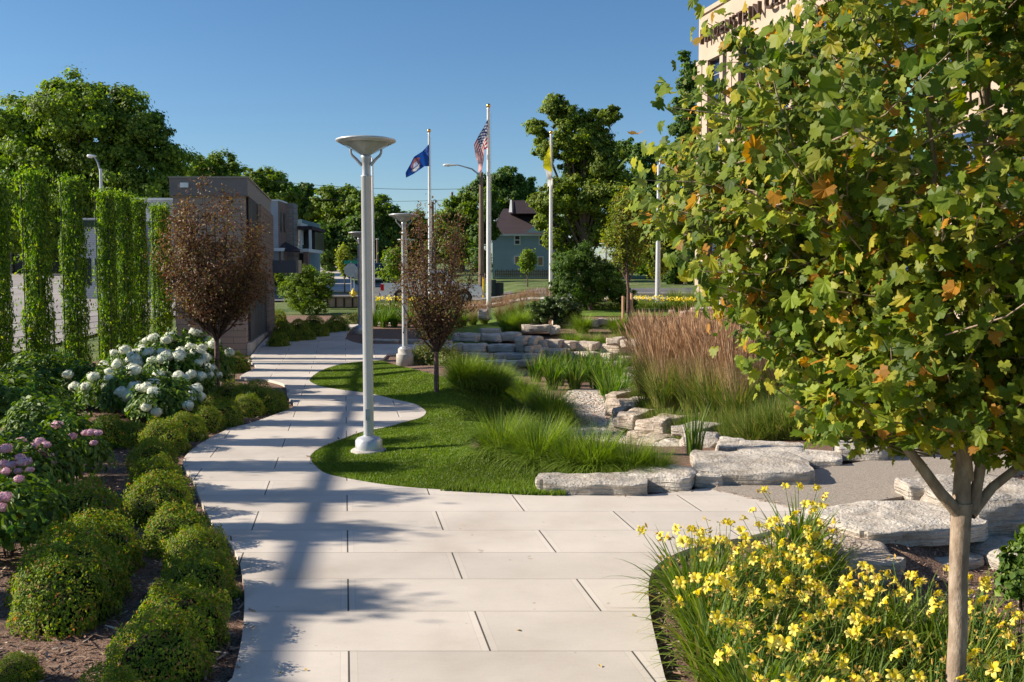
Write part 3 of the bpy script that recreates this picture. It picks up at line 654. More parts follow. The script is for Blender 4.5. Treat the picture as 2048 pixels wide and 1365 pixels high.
def lawn_blades(name, P, n, seed, h, label, ypow=1.6):
    r = np.random.default_rng(seed); A = np.array(P)
    x = r.uniform(A[:,0].min(), A[:,0].max(), n*3); y = A[:,1].min() + (A[:,1].max()-A[:,1].min())*r.uniform(0,1,n*3)**ypow
    k = inside(x, y, A); x = x[k][:n]; y = y[k][:n]; m = len(x)
    b = np.column_stack([x, y, H(x,y)+.005]); a = r.uniform(0,2*PI,m); L = r.uniform(*h, m); le = r.uniform(.1,.7,m)*L; az = r.uniform(0,2*PI,m)
    w = .004+.0006*y; dx = np.stack([np.cos(a)*w, np.sin(a)*w, 0*a], 1); tip = b + np.stack([np.cos(az)*le, np.sin(az)*le, L], 1)
    V = np.stack([b-dx, b+dx, tip], 1).reshape(-1,3)
    return tag(link(name, mesh(name, V, [np.arange(3*m).reshape(-1,3)], M['turf'])), label, 'grass', kind='stuff')
M['turf'] = leafmat('turf_blades', [(0,(.08,.14,.013)),(.5,(.13,.205,.02)),(1,(.21,.265,.045))], .35, nscale=.7, namt=.25)
lawn_blades('lawn_grass', LAWN, 170000, 5, (.016,.038), 'short mown grass of the curved lawn beside the path')
# ragged longer fringe where the lawn meets the front boulders
lawn_blades('grass_fringe', [GB(880,987),GB(1060,996),GB(1128,997),GB(1140,985),GH(1080,975),GH(960,965)], 6000, 6, (.04,.10), 'longer dry grass fringe at the lawn tip by the long block')
sheet('far_lawn', [(-3,52),(-8.5,51.5),(-6.4,46.6),(-4.4,45.8),(-2,47)], .5, .01, M['lawn'])
sheet('terrace_grass', catmull([(-3.6,36.9),(-2.2,36.1),(-.9,36.3),(-.3,37.2),(.5,38.6),(.2,40.2),(1.3,42),(1.6,44.5),(2.2,47)],4,False) + [(-3.2,48),(-3.9,42)], .4, .0, M['lawn'])
sheet('terrace_lawn', [(2.2,41.75),(12,41.75),(13,48),(2,48)], .6, .0, M['lawn'])
def dome_dirs(n, r, zmin=-.15):
    d = rand_unit(int(n*4)+50, r); d = d[d[:,2] > zmin][:n]; return d
def lump(d, seed, amt, f):
    return np.array([1 + amt*noise.noise(Vector((p[0]*f+seed, p[1]*f, p[2]*f))) for p in d])
# ---------------------------------------------------------- spirea mounds
def spirea_mesh(seed, n=7500, hz=.86):
    r = np.random.default_rng(seed); d = dome_dirs(n, r, -.25)
    lm = lump(d, seed*3.1, .26, 1.9)*lump(d, seed*1.7+40, .10, 5.0)
    sh = .84 + .17*r.uniform(0,1,n)**.6
    P = d*(lm*sh)[:,None]; P[:,2] = P[:,2]*hz + .12; k = P[:,2] > .0; P, d = P[k], d[k]
    sz = r.uniform(.045,.085,len(P))*np.where(r.uniform(0,1,len(P)) < .05, 1.3, 1)
    V, F = cards(P, d + np.array([0,0,.45]), sz, T_DIA, F_DIA, r, .75)
    # sprigs breaking the outline
    m = 420; dd = dome_dirs(m, r, .1); q = dd*(lump(dd, seed*3.1, .26, 1.9)*r.uniform(.98,1.10,m))[:,None]; q[:,2] = q[:,2]*hz+.12
    V2, F2 = cards(q, rand_unit(m, r), r.uniform(.05,.08,m), T_DIA, F_DIA, r, .6)
    V, Fs = join([(V,F),(V2,F2)]); return mesh('foliage', V, Fs, M['spirea'])
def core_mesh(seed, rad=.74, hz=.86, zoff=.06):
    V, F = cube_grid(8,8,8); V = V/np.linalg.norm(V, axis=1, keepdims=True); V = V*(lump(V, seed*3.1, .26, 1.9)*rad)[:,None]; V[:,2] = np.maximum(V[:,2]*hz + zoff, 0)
    return mesh('branches', V, [F], M['core'], smooth=True)  # one solid dark ball, no separate branches modelled
M['core'] = surf('inner_shade_core', (.012,.014,.006), (.04,.035,.018), scale=24, rough=1, bump=.05)  # near-black colour paints the shade inside each spirea mound
SPM = [(spirea_mesh(s), core_mesh(s)) for s in (1,2,3,4,5)]
def mound(cx, yt, w, label, group, i, pr=None, hf=.66):
    w = w*.93; D = 4875/(yt-555+hf*w); 
    for _ in range(4):
        x = (cx-1024)/FPX*D; z0 = h1(x, D); D = FPX*(2.5-z0)/(yt-555+hf*w)
    x = (cx-1024)/FPX*D; z0 = h1(x, D); rad = w/FPX*D/2
    o = empty('spirea_shrub', label, 'shrub', (x, D, z0-.03), 0, group)
    f, c = SPM[i % 5]; rz = (i*1.7) % 6.28; k = rad/1.0
    link('foliage', f, o, rz=rz, sc=(k, k, k*hf*2/.98*1.0)); link('branches', c, o, rz=rz, sc=(k,k,k*hf*2))
    return o
row1 = [(290,1228,232),(352,1168,205),(385,1098,172),(385,1056,150),(345,1010,150),(310,948,150),(303,910,122),(300,874,104),(322,836,112),(366,822,92),(408,812,80),(444,798,84),(492,786,72),(541,778,74),(500,760,100),(455,762,80),(420,785,70)]
for i, (cx, yt, w) in enumerate(row1):
    mound(cx, yt, w, f'green spirea mound, {ORD[i]} from the camera in the row along the path edge', 'spirea mounds edging the path', i)
row2 = [(108,1112,222),(128,1056,240),(178,1030,190),(152,958,180),(210,828,104),(262,842,80),(10,1312,105),(200,1345,190)]
nm = ['largest round one at the left frame edge','wide one just behind the largest at the left edge','broad one second row with bronze tips','lone round one beside the sunlit mulch strip','dark round one between pink and white hydrangeas','small shaded one beside the dark one under the white hydrangeas','small one cut off at the bottom left corner','low one at the bottom edge under the front mound']
for i, (cx, yt, w) in enumerate(row2): mound(cx, yt, w, 'spirea mound, ' + nm[i], 'spirea mounds of the second row', i+3)
row3 = [(470,702,66),(556,664,50),(585,660,42),(612,658,42),(640,652,42),(662,648,38),(674,636,54),(568,646,50),(598,642,50),(628,638,46),(552,630,50)]
for i, (cx, yt, w) in enumerate(row3):
    mound(cx, yt, w, 'dark clipped mound against the corner of the tan building' if i == 0 else f'small clipped mound, {ORD[i-1]} of the bed beyond the tan building', 'clipped mounds beyond the tan building' if i else None, i+1)
# low yellow-green spirea right of the second lamp
SPY = []
for s in (6,7):
    r = np.random.default_rng(s); n = 2200; d = dome_dirs(n, r, -.1); P = d*(lump(d, s*2., .45, 2.2)*r.uniform(.55,1.12,n))[:,None]; P[:,2] = P[:,2]*.8+.1
    V, F = cards(P, d+np.array([0,0,.5]), r.uniform(.09,.16,n), T_DIA, F_DIA, r, .8); SPY.append(mesh('foliage', V, [F], M['spirea_far']))
for i, (cx, cy, D, rad) in enumerate([(846,742,28,.55),(880,738,27.6,.6),(905,745,27,.5),(855,728,30,.5),(895,728,30,.5),(705,672,42,.5),(724,668,43,.55)]):
    x = (cx-1024)/FPX*D; o = empty('young_spirea', ('loose yellow-green spirea right of the second lamp, ' + ORD[i] + ' of the group' if i < 5 else ['low yellow-green spirea at the tip of the far bed','low yellow-green spirea just behind the tip of the far bed'][i-5]), 'shrub', (x, D, h1(x,D)), i, 'loose young spireas')
    link('foliage', SPY[i%2], o, sc=rad)

# ---------------------------------------------------------- hydrangeas
def hyd_mesh(seed, n=1500):
    r = np.random.default_rng(seed); d = dome_dirs(n, r, -.35); P = d*(lump(d, seed*2.3, .30, 2.0)*r.uniform(.55,1.02,n))[:,None]; P[:,2] = P[:,2]*.62 + .40
    P = P[P[:,2] > .02]; V, F = cards(P, d[:len(P)] + np.array([0,0,.7]), r.uniform(.11,.19,len(P)), T_LEAF6, F_LEAF6, r, .55)
    return mesh('foliage', V, [F], M['hyd'])
HYM = [hyd_mesh(s) for s in (11,12,13)]
def head_mesh(seed, mat, flat=.8):
    r = np.random.default_rng(seed); n = 190; d = rand_unit(n, r); P = d*r.uniform(.86,1.0,n)[:,None]*(1+.12*np.sin(d[:,:1]*5+seed)); P[:,2] *= flat
    V, F = cards(P, d, r.uniform(.24,.36,n), [(-.5,0,0),(0,.5,.04),(.5,0,0),(0,-.5,.04)], [(0,1,2,3)], r, .22)
    c, cf = cube_grid(6,6,6); c = c/np.linalg.norm(c, axis=1, keepdims=True)*.86; c[:,2] *= flat; V, Fs = join([(V,F),(c,cf)])
    return mesh('flower_head', V, Fs, mat, smooth=False)
HW = [head_mesh(s, M['bloom_w']) for s in (1,2,3)]; HP = [head_mesh(s, M['bloom_p'], .72) for s in (4,5,6)]
def stems_mesh(seed, h, n, spread):
    r = np.random.default_rng(seed); b = MB()
    for i in range(n):
        a = r.uniform(0, 6.28); q = r.uniform(.2,1)*spread; b.tube([(q*.3*math.cos(a), q*.3*math.sin(a), 0), (q*math.cos(a), q*math.sin(a), h*r.uniform(.6,.9))], [.008,.005], 5)
    return b.me('stems', M['twig'])
STM = stems_mesh(3, .95, 14, .5)
def hydrangea(cx, D, wr, h, nh, white, label, seed, heads=None):
    x = (cx-1024)/FPX*D; z = h1(x, D); r = np.random.default_rng(seed)
    o = empty('hydrangea', label, 'hydrangea', (x, D, z), 0, 'white hydrangeas under the vine columns' if white else 'pink hydrangeas at the left edge')
    link('foliage', HYM[seed % 3], o, rz=seed*1.3, sc=(wr, wr, h)); link('stems', STM, o, sc=(wr, wr, h*.7))
    if heads:
        for hx, hy, hr in heads:
            DD = D - wr*.95 + r.uniform(-.1,.12); q = at(hx, hy, DD); link('flower_head', (HW if white else HP)[int(r.integers(3))], o, (q[0]-x, q[1]-D, q[2]-z), r.uniform(0,6), hr*(1 if white else .88)/FPX*DD)
    for i in range(nh):
        a = r.uniform(-2.9, .6); e = r.uniform(.15, 1.35); q = (wr*.96*math.cos(e)*math.cos(a), wr*.96*math.cos(e)*math.sin(a), h*(.38+.62*math.sin(e)))
        link('flower_head', (HW if white else HP)[i % 3], o, q, r.uniform(0,6), r.uniform(.085,.135) if white else r.uniform(.06,.10))
    return o
W = [(165,18.5,.55,.88,3),(222,17.6,.6,.92,9),(268,17.0,.65,.88,7),(318,16.2,.55,.75,5),(262,19.4,.65,1.10,12),(308,18.8,.7,1.12,14),(350,18.2,.65,1.06,14),(374,19.4,.6,1.02,11),(325,21.2,.72,1.22,12),(372,21.6,.72,1.30,15),(412,21.0,.6,1.15,12),(340,17.0,.5,.72,4)]
wl = ['leftmost and sparsest in bloom','left front one with a row of round heads','front one with green leaves showing below','front one with low single bloom near the mounds','behind the left front ones','middle one crowded with heads','right of the middle with a stack of heads','left of the purple tree trunk','back row left','back row middle, tallest','back row right beside the purple tree','smallest, at the right front edge']
for i, (cx, D, wr, h, n) in enumerate(W): hydrangea(cx, D, wr, h, n, True, 'white hydrangea, ' + wl[i], 20+i, heads=[(313,824,13)] if i == 3 else None)
hydrangea(128,11.9,.48,.80,0,False,'pink hydrangea with lime leaves, furthest back of the pink ones',40,[(113,850,12),(118,848,9),(145,873,11),(172,866,10),(183,865,11),(196,866,10),(188,886,9)])
hydrangea(62,11.0,.52,.78,0,False,'pink hydrangea with a cluster of pale heads, in the middle of the pink ones',41,[(43,882,12),(80,884,14),(68,892,12),(92,890,11),(84,904,12),(48,906,12),(100,912,10),(58,945,9),(107,925,8)])
hydrangea(8,10.2,.52,.80,0,False,'pink hydrangea at the left frame edge with many heads',42,[(12,897,15),(2,900,12),(40,915,12),(45,925,13),(55,922,12),(8,928,13),(22,930,13),(36,942,10),(12,945,11),(60,940,10)])
hydrangea(0,8.6,.5,.72,0,False,'nearest pink hydrangea, mostly cut off by the left frame edge',43,[(8,994,17),(2,1015,15),(38,958,12),(12,942,10)])
hydrangea(75,13.6,.6,.8,0,False,'leafy hydrangea without bloom under the first vine column',44)
hydrangea(30,15.4,.8,1.0,0,True,'dark leafy hydrangea at the foot of the leftmost vine column',45)
hydrangea(85,19.4,.9,1.0,2,True,'hydrangea behind the leafy one, with two heads',46)

# ---------------------------------------------------------- vine columns
def vine_mesh(seed, n=8200, Hh=4.8):
    r = np.random.default_rng(seed); z = r.uniform(0,1,n)**.9*Hh; a = r.uniform(0, 2*PI, n)
    rx, ry = .36, .30; lp = np.array([1 + .42*noise.noise(Vector((math.cos(A)*1.2+seed*7, math.sin(A)*1.2, Z*1.1))) + .22*noise.noise(Vector((math.cos(A)*3, seed*3.+math.sin(A)*3, Z*3.2))) for A, Z in zip(a, z)])
    lp *= np.where(z < .8, 1.3-.3*z/.8, 1); k = lp*(.62+.42*r.uniform(0,1,n)**.5)
    d = np.stack([np.cos(a), np.sin(a), np.full(n, .35)], 1); P = np.stack([np.cos(a)*rx*k, np.sin(a)*ry*k, z], 1)
    keep = ~((np.abs(P[:,0]+.16) < .035) & (P[:,1] < -.1) & (z > .3) & (r.uniform(0,1,n) < .8)); P, d = P[keep], d[keep]
    V, F = cards(P, d, r.uniform(.07,.13,len(P)), T_DIA, F_DIA, r, .5, droop=.55)
    m = 90; zz = r.uniform(.1,Hh+.1,m); aa = r.uniform(0,6.28,m); q = np.stack([np.cos(aa)*.52, np.sin(aa)*.42, zz], 1)
    q = (q[:,None,:] + r.normal(0,.07,(m,7,3))).reshape(-1,3); V2, F2 = cards(q, rand_unit(len(q), r), r.uniform(.07,.12,len(q)), T_DIA, F_DIA, r, .5, droop=.6)
    m = 260; q = np.stack([r.normal(0,.22,m), r.normal(0,.18,m), Hh+np.abs(r.normal(0,.10,m))], 1); V3, F3 = cards(q, rand_unit(m, r), r.uniform(.08,.13,m), T_DIA, F_DIA, r, .5)
    V, Fs = join([(V,F),(V2,F2),(V3,F3)]); return mesh('climbing_vine', V, Fs, M['vine'])
def frame_mesh():
    b = MB()
    for x, y in ((-.16,-.29),(.16,-.22),(-.16,.22),(.16,.22)): b.tube([(x,y,0),(x,y,4.8)], .014, 6)
    for k in range(12):
        z = .2+k*.4; P = [(-.16,-.29,z),(.16,-.22,z),(.16,.22,z),(-.16,.22,z)]
        for i in range(4): b.tube([P[i], P[(i+1)%4]], .005, 4, cap=False)
    return b.me('metal_frame', M['black'])
VM = [vine_mesh(s) for s in (1,2,3)]; FM = frame_mesh()
cols = [(22.2,-11.72,.95),(24.0,-11.68,1.03),(26.0,-11.65,1.04),(28.0,-11.6,1.0),(29.7,-11.85,1.02),(31.2,-11.9,1.0),(32.9,-11.8,.97)]
nmv = ['leftmost vine column, cut by the left frame edge','second vine column from the left, brightest with a dark rod up its face','third vine column from the left','fourth vine column from the left, with a pale wall beside it','fifth vine column from the left','sixth vine column from the left, narrow','last vine column, beside the purple tree']
for i, (D, x, s) in enumerate(cols):
    o = empty('vine_column', nmv[i], 'vine column', (x, D, h1(x,D)), 0, 'vine covered trellis columns'); link('climbing_vine', VM[i%3], o, sc=((.80,.84,.80,.62,.85,.70,.85)[i], .9, s)); link('metal_frame', FM, o, sc=(1,1,s))
D = 20.3; k = 0
for D, x in [(20.3,-11.5),(18.5,-11.3),(16.6,-11.1),(14.7,-10.9),(12.85,-10.9),(11.15,-10.7),(9.6,-10.7),(7.6,-10.5),(5.75,-11.0),(3.8,-10.6)]:
    o = empty('vine_column', 'vine column nearer the camera, outside the left edge of the frame', 'vine column', (x, D, 0), 0, 'vine columns outside the frame that shade the path'); link('climbing_vine', VM[k%3], o, rz=PI*(k%2)); link('metal_frame', FM, o); k += 1
# cable railing beyond the columns
b = MB(); rb = empty('cable_railing', 'thin dark cable railing seen between the leftmost vine columns', 'railing', (-12.7, 12, 0))
for k in range(8): MB().tube([(0,k*3.0,0),(0,k*3.0,1.55)], .025, 6).obj('post', M['black'], rb)
for z in np.linspace(.25,1.5,8): MB().tube([(0,-6,z),(0,21,z)], .008, 5).obj('cable', M['black'], rb)

# ---------------------------------------------------------- grasses
def grass_proto(seed, n=1700, L=(.45,.85), w=.009, spread=.17, lean=(.25,1.35), mat='grass', name='blades', seg=6, droop=1.0):
    V, F, P = blades(n, spread, L, w, lean, droop, seg, np.random.default_rng(seed)); return mesh(name, V, [F], M[mat])
GM = [grass_proto(s) for s in (51,52,53)]
def plant(name, label, cat, me, x, y, s=1.0, group=None, rz=None, part='blades', z=None):
    o = empty(name, label, cat, (x, y, (h1(x,y) if z is None else z)-.02), 0, group); link(part, me, o, rz=rz if rz is not None else (x*7+y*3) % 6.28, sc=s); return o
tus = [(1000,916,.95),(1075,934,.98),(1140,946,.85),(1190,952,1.0),(1262,958,.82),(1310,960,.66),(1035,892,.75),(1100,905,.8)]
for i, (cx, cy, s) in enumerate(tus):
    p = GH(cx, cy); plant('grass_tussock', f'fine green grass tussock, {ORD[i]} of the near group below the lawn edge', 'ornamental grass', GM[i%3], p[0], p[1], s, 'near group of fine grass tussocks')
ch = [(925,765,1.0),(958,768,.95),(990,778,1.0),(1020,788,.9),(1048,806,1.05),(1072,822,.95),(1100,838,1.15),(1120,848,.85),(940,752,.8),(1005,762,.8)]
for i, (cx, cy, s) in enumerate(ch):
    p = GH(cx, cy+8); plant('grass_tussock', f'fine green grass tussock, {ORD[i]} of the chain behind the lawn crest', 'ornamental grass', GM[(i+1)%3], p[0], p[1], s*1.08, 'chain of fine grass tussocks behind the lawn')
tt = [(1145,36.6),(1180,36.4),(1215,36.3),(1252,36.2),(1290,36.0),(1330,35.8),(1368,35.4),(1398,35.2),(1038,39.2),(1018,38.8),(1165,38.3),(1235,38.2),(1310,38.0)]
for i, (cx, D) in enumerate(tt):
    x = (cx-1024)/FPX*D; plant('grass_tussock', (f'fine green grass tussock, {ORD[i]} from the left on the far terrace' if i < 8 else ['fine green tussock left of the dark viburnum','smaller fine tussock at the left foot of the dark viburnum','tussock behind the terrace row, left','tussock behind the terrace row, middle','tussock behind the terrace row, right'][i-8]), 'ornamental grass', GM[i%3], x, D, 1.15 if i != 8 else 1.35, 'fine grass tussocks on the far terrace')
# feather reed grass: leaves + plumes
def reed_proto(seed):
    r = np.random.default_rng(seed)
    V, F, P = blades(620, .22, (.7,1.25), .011, (.1,.85), 1.0, 6, r); lv = mesh('leaves', V, [F], M['grass_lo'])
    n = 300; V1, F1, P1 = blades(n, .22, (1.1,1.72), .006, (.03,.46), .6, 5, r)
    tip = P1[:, -1]; pr = P1[:, -2]; d = tip-pr; d /= np.linalg.norm(d, axis=1, keepdims=True); L = r.uniform(.22,.38,n); parts = [(V1,F1)]
    for a in (0, 1):
        sx = np.cross(d, rand_unit(n, r)); sx /= np.linalg.norm(sx, axis=1, keepdims=True); w = r.uniform(.007,.014,n)[:,None]
        b0 = tip - d*L[:,None]*.55; m0 = tip + d*L[:,None]*.0; e = tip + d*L[:,None]*.5
        Vp = np.stack([b0, m0-sx*w, e, m0+sx*w], 1).reshape(-1,3); parts.append((Vp, np.arange(4*n).reshape(-1,4)))
    V, Fs = join(parts); return lv, mesh('plumes', V, Fs, M['plume'])
RM = [reed_proto(s) for s in (61,62,63)]
rd = [(1298,20.6),(1330,18.6),(1318,20.3),(1352,19.4),(1388,18.2),(1430,17.4),(1478,16.8),(1345,22.2),(1392,21.4),(1440,20.6),(1490,19.4),(1535,18.2),(1578,17.2),(1420,23.4),(1475,22.6),(1530,21.4),(1590,20.0),(1300,22.6),(1640,18.4),(1650,21)]
for i, (cx, D) in enumerate(rd):
    x = (cx-1024)/FPX*D; o = empty('feather_grass', f'tall brown plumed grass, {ORD[i]} of the stand above the near right wall', 'ornamental grass', (x, D, max(h1(x,D), .02)), i*1.1, 'tall brown plumed grasses')
    s = .90 + .06*((i*7) % 3); link('leaves', RM[i%3][0], o, sc=s); link('plumes', RM[i%3][1], o, sc=(s,s,s*(1.03 if cx > 1370 else .96)))
sm = [(925,41),(945,41.5),(968,42),(1000,42.5),(1022,43),(1045,43.6),(1070,45),(1100,46)]
for i, (cx, D) in enumerate(sm):
    x = (cx-1024)/FPX*D; o = empty('feather_grass', f'small brown plumed grass, {ORD[i]} from the left behind the purple tree and far wall', 'ornamental grass', (x, D, h1(x,D)-.05), i*1.1, 'small brown plumed grasses beyond the far wall')
    link('leaves', RM[i%3][0], o, sc=.62); link('plumes', RM[i%3][1], o, sc=.62)
GL = [grass_proto(s, 900, (.45,.85), .012, .2, (.1,1.0), 'grass_lo') for s in (71,72)]
gl = [(1290,22.0),(1300,20.4),(1330,19.6),(1318,18.8),(1360,17.6),(1400,17.6),(1450,16.8),(1490,16.3),(1340,18.0),(1385,16.9),(1430,16.2),(1475,15.7),(1510,15.4),(1550,15.3),(1590,15.1),(1630,15.0),(1670,14.9),(1540,16.2),(1600,16.0),(1660,16),(1720,15.2)]
for i, (cx, D) in enumerate(gl):
    x = (cx-1024)/FPX*D; plant('green_grass_clump', f'coarse green grass clump, {ORD[i]} from the left at the foot of the brown plumed grass', 'ornamental grass', GL[i%2], x, D, .95, 'coarse green grasses at the foot of the plumed grass')
IM = [grass_proto(s, 95, (.55,.95), .035, .14, (.05,.7), 'iris', seg=6) for s in (81,82,83)]
ir = [(1072,762),(1095,752),(1118,770),(1140,758),(1150,778),(1172,762),(1192,776),(1205,758),(1228,768),(1248,756),(1212,796),(1236,790),(1222,812),(1245,806),(1165,748),(1128,748),(1190,745),(1105,778)]
for i, (cx, cy) in enumerate(ir):
    p = GH(cx, cy); plant('iris_clump', f'green strap-leaved iris clump, {ORD[i]} of the patch in front of the far wall', 'iris', IM[i%3], p[0], p[1], 1.1, 'strap-leaved irises in the basin')
p = GH(1388, 950); plant('iris_clump', 'upright rush-like clump beside the great flat boulder', 'iris', grass_proto(84, 70, (.5,.85), .018, .12, (.02,.35), 'iris'), 2.55, 13.55, .95)
il = [(748,41),(768,40.6),(788,40.9),(812,40.4),(834,40.7),(856,40.3),(878,40.5),(900,40.2),(776,42.5),(825,42.3),(870,42.2),(920,40.4)]
for i, (cx, D) in enumerate(il):
    x = (cx-1024)/FPX*D; plant('strap_leaf_clump', f'bright strap-leaved clump, {ORD[i]} of the bed beyond the shaded side path', 'perennial', IM[i%3], x, D, 1.05, 'bright strap-leaved clumps beyond the side path')

# ---------------------------------------------------------- daylilies
def flower_mesh(seed):
    r = np.random.default_rng(seed); V = []; F = []
    for i in range(6):
        a = i*PI/3 + r.normal(0,.08); w = .30 if i % 2 else .22; c, s = math.cos(a), math.sin(a); L = 1.0*r.uniform(.9,1.05); prof = [(.05,.0,.05),(.35,.42,w*.8),(.72,.62,w),(1.0,.50,w*.55),(1.08,.40,.02)]
        k = len(V)
        for rr, zz, ww in prof: 
            for sg in (-1,0,1): V.append((c*rr*L - s*ww*sg, s*rr*L + c*ww*sg, zz + (.06 if sg == 0 else .12*abs(sg)*ww*2)-.06))
        for j in range(4): b_ = k+3*j; F += [(b_, b_+1, b_+4, b_+3), (b_+1, b_+2, b_+5, b_+4)]
    for i in range(5):
        a = i*1.256; k = len(V); V += [(.03*math.cos(a), .03*math.sin(a), .1), (.03*math.cos(a+1), .03*math.sin(a+1), .1), (.22*math.cos(a), .22*math.sin(a), .8)]; F.append((k,k+1,k+2,k+2))
    F = [f for f in F if len(set(f)) == 4]
    me = mesh('flower', np.array(V), [np.array(F)], M['petal'], smooth=True); return me
FL = [flower_mesh(s) for s in (1,2,3)]
def lily_proto(seed, n=135):
    r = np.random.default_rng(seed); V, F, P = blades(n, .16, (.36,.64), .022, (.25,1.3), 1.0, 7, r); lv = mesh('leaves', V, [F], M['lily'])
    b = MB(); tips = []; bp = []
    for i in range(10):
        a = r.uniform(0,6.28); L = r.uniform(.42,.60); ln = r.uniform(.02,.30); q = .1*r.uniform(0,1); x, y = q*math.cos(a), q*math.sin(a)
        P_ = [(x,y,0),(x+ln*.4*math.cos(a),y+ln*.4*math.sin(a),L*.55),(x+ln*math.cos(a),y+ln*math.sin(a),L)]; b.tube(P_, [.0035,.003,.0022], 4, cap=False); tips.append(P_[-1])
        for j in range(3):
            aa = r.uniform(0,6.28); t = (P_[-1][0]+.035*math.cos(aa), P_[-1][1]+.035*math.sin(aa), P_[-1][2]+r.uniform(-.02,.04)); b.tube([P_[-1], t], .0018, 3, cap=False); bp.append(t)
    bp = np.array(bp); V2, F2 = cards(bp, rand_unit(len(bp), r), r.uniform(.03,.055,len(bp)), [(0,-.5,0),(-.17,.1,.1),(0,.5,0),(.17,.1,-.1)], [(0,1,2,3)], r, .5)
    V3, F3 = cards(bp, rand_unit(len(bp), r), r.uniform(.03,.05,len(bp)), [(0,-.5,0),(-.17,.1,.1),(0,.5,0),(.17,.1,-.1)], [(0,1,2,3)], r, .5)
    VB, FB = join([(V2,F2),(V3,F3)]); off = b.n
    for f in np.concatenate(FB): b.pf.append((tuple(int(i)+off for i in f), 1, False))
    b.V.append(VB); b.n += len(VB)
    return lv, b.me('flower_stems', [M['stem'], M['bud']]), None, tips
LM = [lily_proto(s) for s in (91,92,93,94)]
rl = np.random.default_rng(17)
edgeP = [(4.6,.98),(5.4,.94),(6.2,.90),(7.0,.95),(7.6,1.08),(8.0,1.42),(8.5,2.0),(8.9,2.3)]
ex = lambda D: float(np.interp(D, [e[0] for e in edgeP], [e[1] for e in edgeP]))
lil = []
for D in [4.75,5.15,5.55,5.95,6.35,6.75,7.15,7.5,7.9,8.35,8.75]:
    xm = 3.75 if D < 7.2 else (3.1 if D < 7.7 else (2.5 if D < 8.1 else 2.75)); x = ex(D)+.33+rl.uniform(0,.12)
    while x < xm:
        if abs(x-2.62) > .14 or abs(D-5.6) > .14: lil.append((x+rl.normal(0,.04), D+rl.normal(0,.05)))
        x += .42
lil.sort(key=lambda t: (round(t[1]/.4), t[0]))
def laylabel(x, y):
    if y > 8.0: a = 'at the back tip of the bed'
    elif x-ex(y) < .4: a = 'on the concrete edge'
    elif x > 2.9: a = 'right of the sycamore trunk'
    elif x > 2.2: a = 'just left of the sycamore trunk'
    else: a = 'in the middle of the bed'
    return a
cnt = {}
for i, (x, y) in enumerate(lil):
    a = laylabel(x, y); cnt[a] = cnt.get(a, 0)+1; lv, st, bd, tips = LM[i % 4]; rz = rl.uniform(0,6.28); s = rl.uniform(.88,1.08); z = h1(x,y)
    o = empty('daylily', f'yellow daylily clump {a}, {ORD[cnt[a]-1]} from the camera', 'daylily', (x, y, z-.01), rz, 'yellow daylilies in the front bed')
    link('leaves', lv, o, sc=s); link('flower_stems', st, o, sc=s)
    nf = int(rl.integers(7,11)) if y > 6.2 else int(rl.integers(5,8))
    if x > 2.75: nf = max(1, nf-3)
    if 5.2 < y < 6.6: nf = max(2, nf-2)
    for t in rl.permutation(len(tips))[:nf]:
        p = tips[t]; f = link('flower', FL[int(rl.integers(3))], o, (p[0]*s, p[1]*s, p[2]*s+.005), 0, rl.uniform(.038,.054)); a0 = rl.uniform(0,6.28); f.rotation_euler = (rl.uniform(.5,1.35), 0, a0)
# far strip of daylilies
tri = np.random.default_rng(23)
def farlily(seed):
    r = np.random.default_rng(seed); V, F, P = blades(110, .3, (.4,.7), .022, (.2,1.0), 1.0, 4, r); lv = mesh('leaves', V, [F], M['lily'])
    n = 26; p = np.stack([r.normal(0,.30,n), r.normal(0,.25,n), r.uniform(.45,.66,n)], 1); V2, F2 = cards(p, rand_unit(n, r), r.uniform(.08,.13,n), [(-.5,0,0),(0,.5,.2),(.5,0,0),(0,-.5,.2)], [(0,1,2,3)], r, .5)
    return lv, mesh('flowers', V2, [F2], M['petal'])
FF = [farlily(s) for s in (5,6,7)]
fl = [(cx, 45.5+.6*(i%2)) for i, cx in enumerate(range(1166,1262,15))] + [(cx, 46.5+.5*(i%2)) for i, cx in enumerate(range(1262,1312,14))] + [(cx, 45.6+.5*(i%2)) for i, cx in enumerate(range(1326,1480,14))]
for i, (cx, D) in enumerate(fl):
    x = (cx-1024)/FPX*D; o = empty('daylily', f'small distant yellow daylily, {ORD[min(i,39)]} from the left along the far lawn', 'daylily', (x, D, h1(x,D)-.02), i*1.3, 'distant yellow daylilies along the far lawn')
    link('leaves', FF[i%3][0], o, sc=.9); link('flowers', FF[i%3][1], o, sc=.9)
for i, (cx, D) in enumerate([(738,50),(756,50.4),(774,49.8),(792,50.2),(810,49.6),(828,50),(846,49.8),(870,50)]):
    x = (cx-1024)/FPX*D; o = empty('daylily', f'small yellow daylily, {ORD[i]} from the left in the bed before the white pickup', 'daylily', (x, D, h1(x,D)), i*1.3, 'yellow daylilies before the pickup')
    link('leaves', FF[i%3][0], o, sc=1.05); link('flowers', FF[i%3][1], o, sc=1.05)
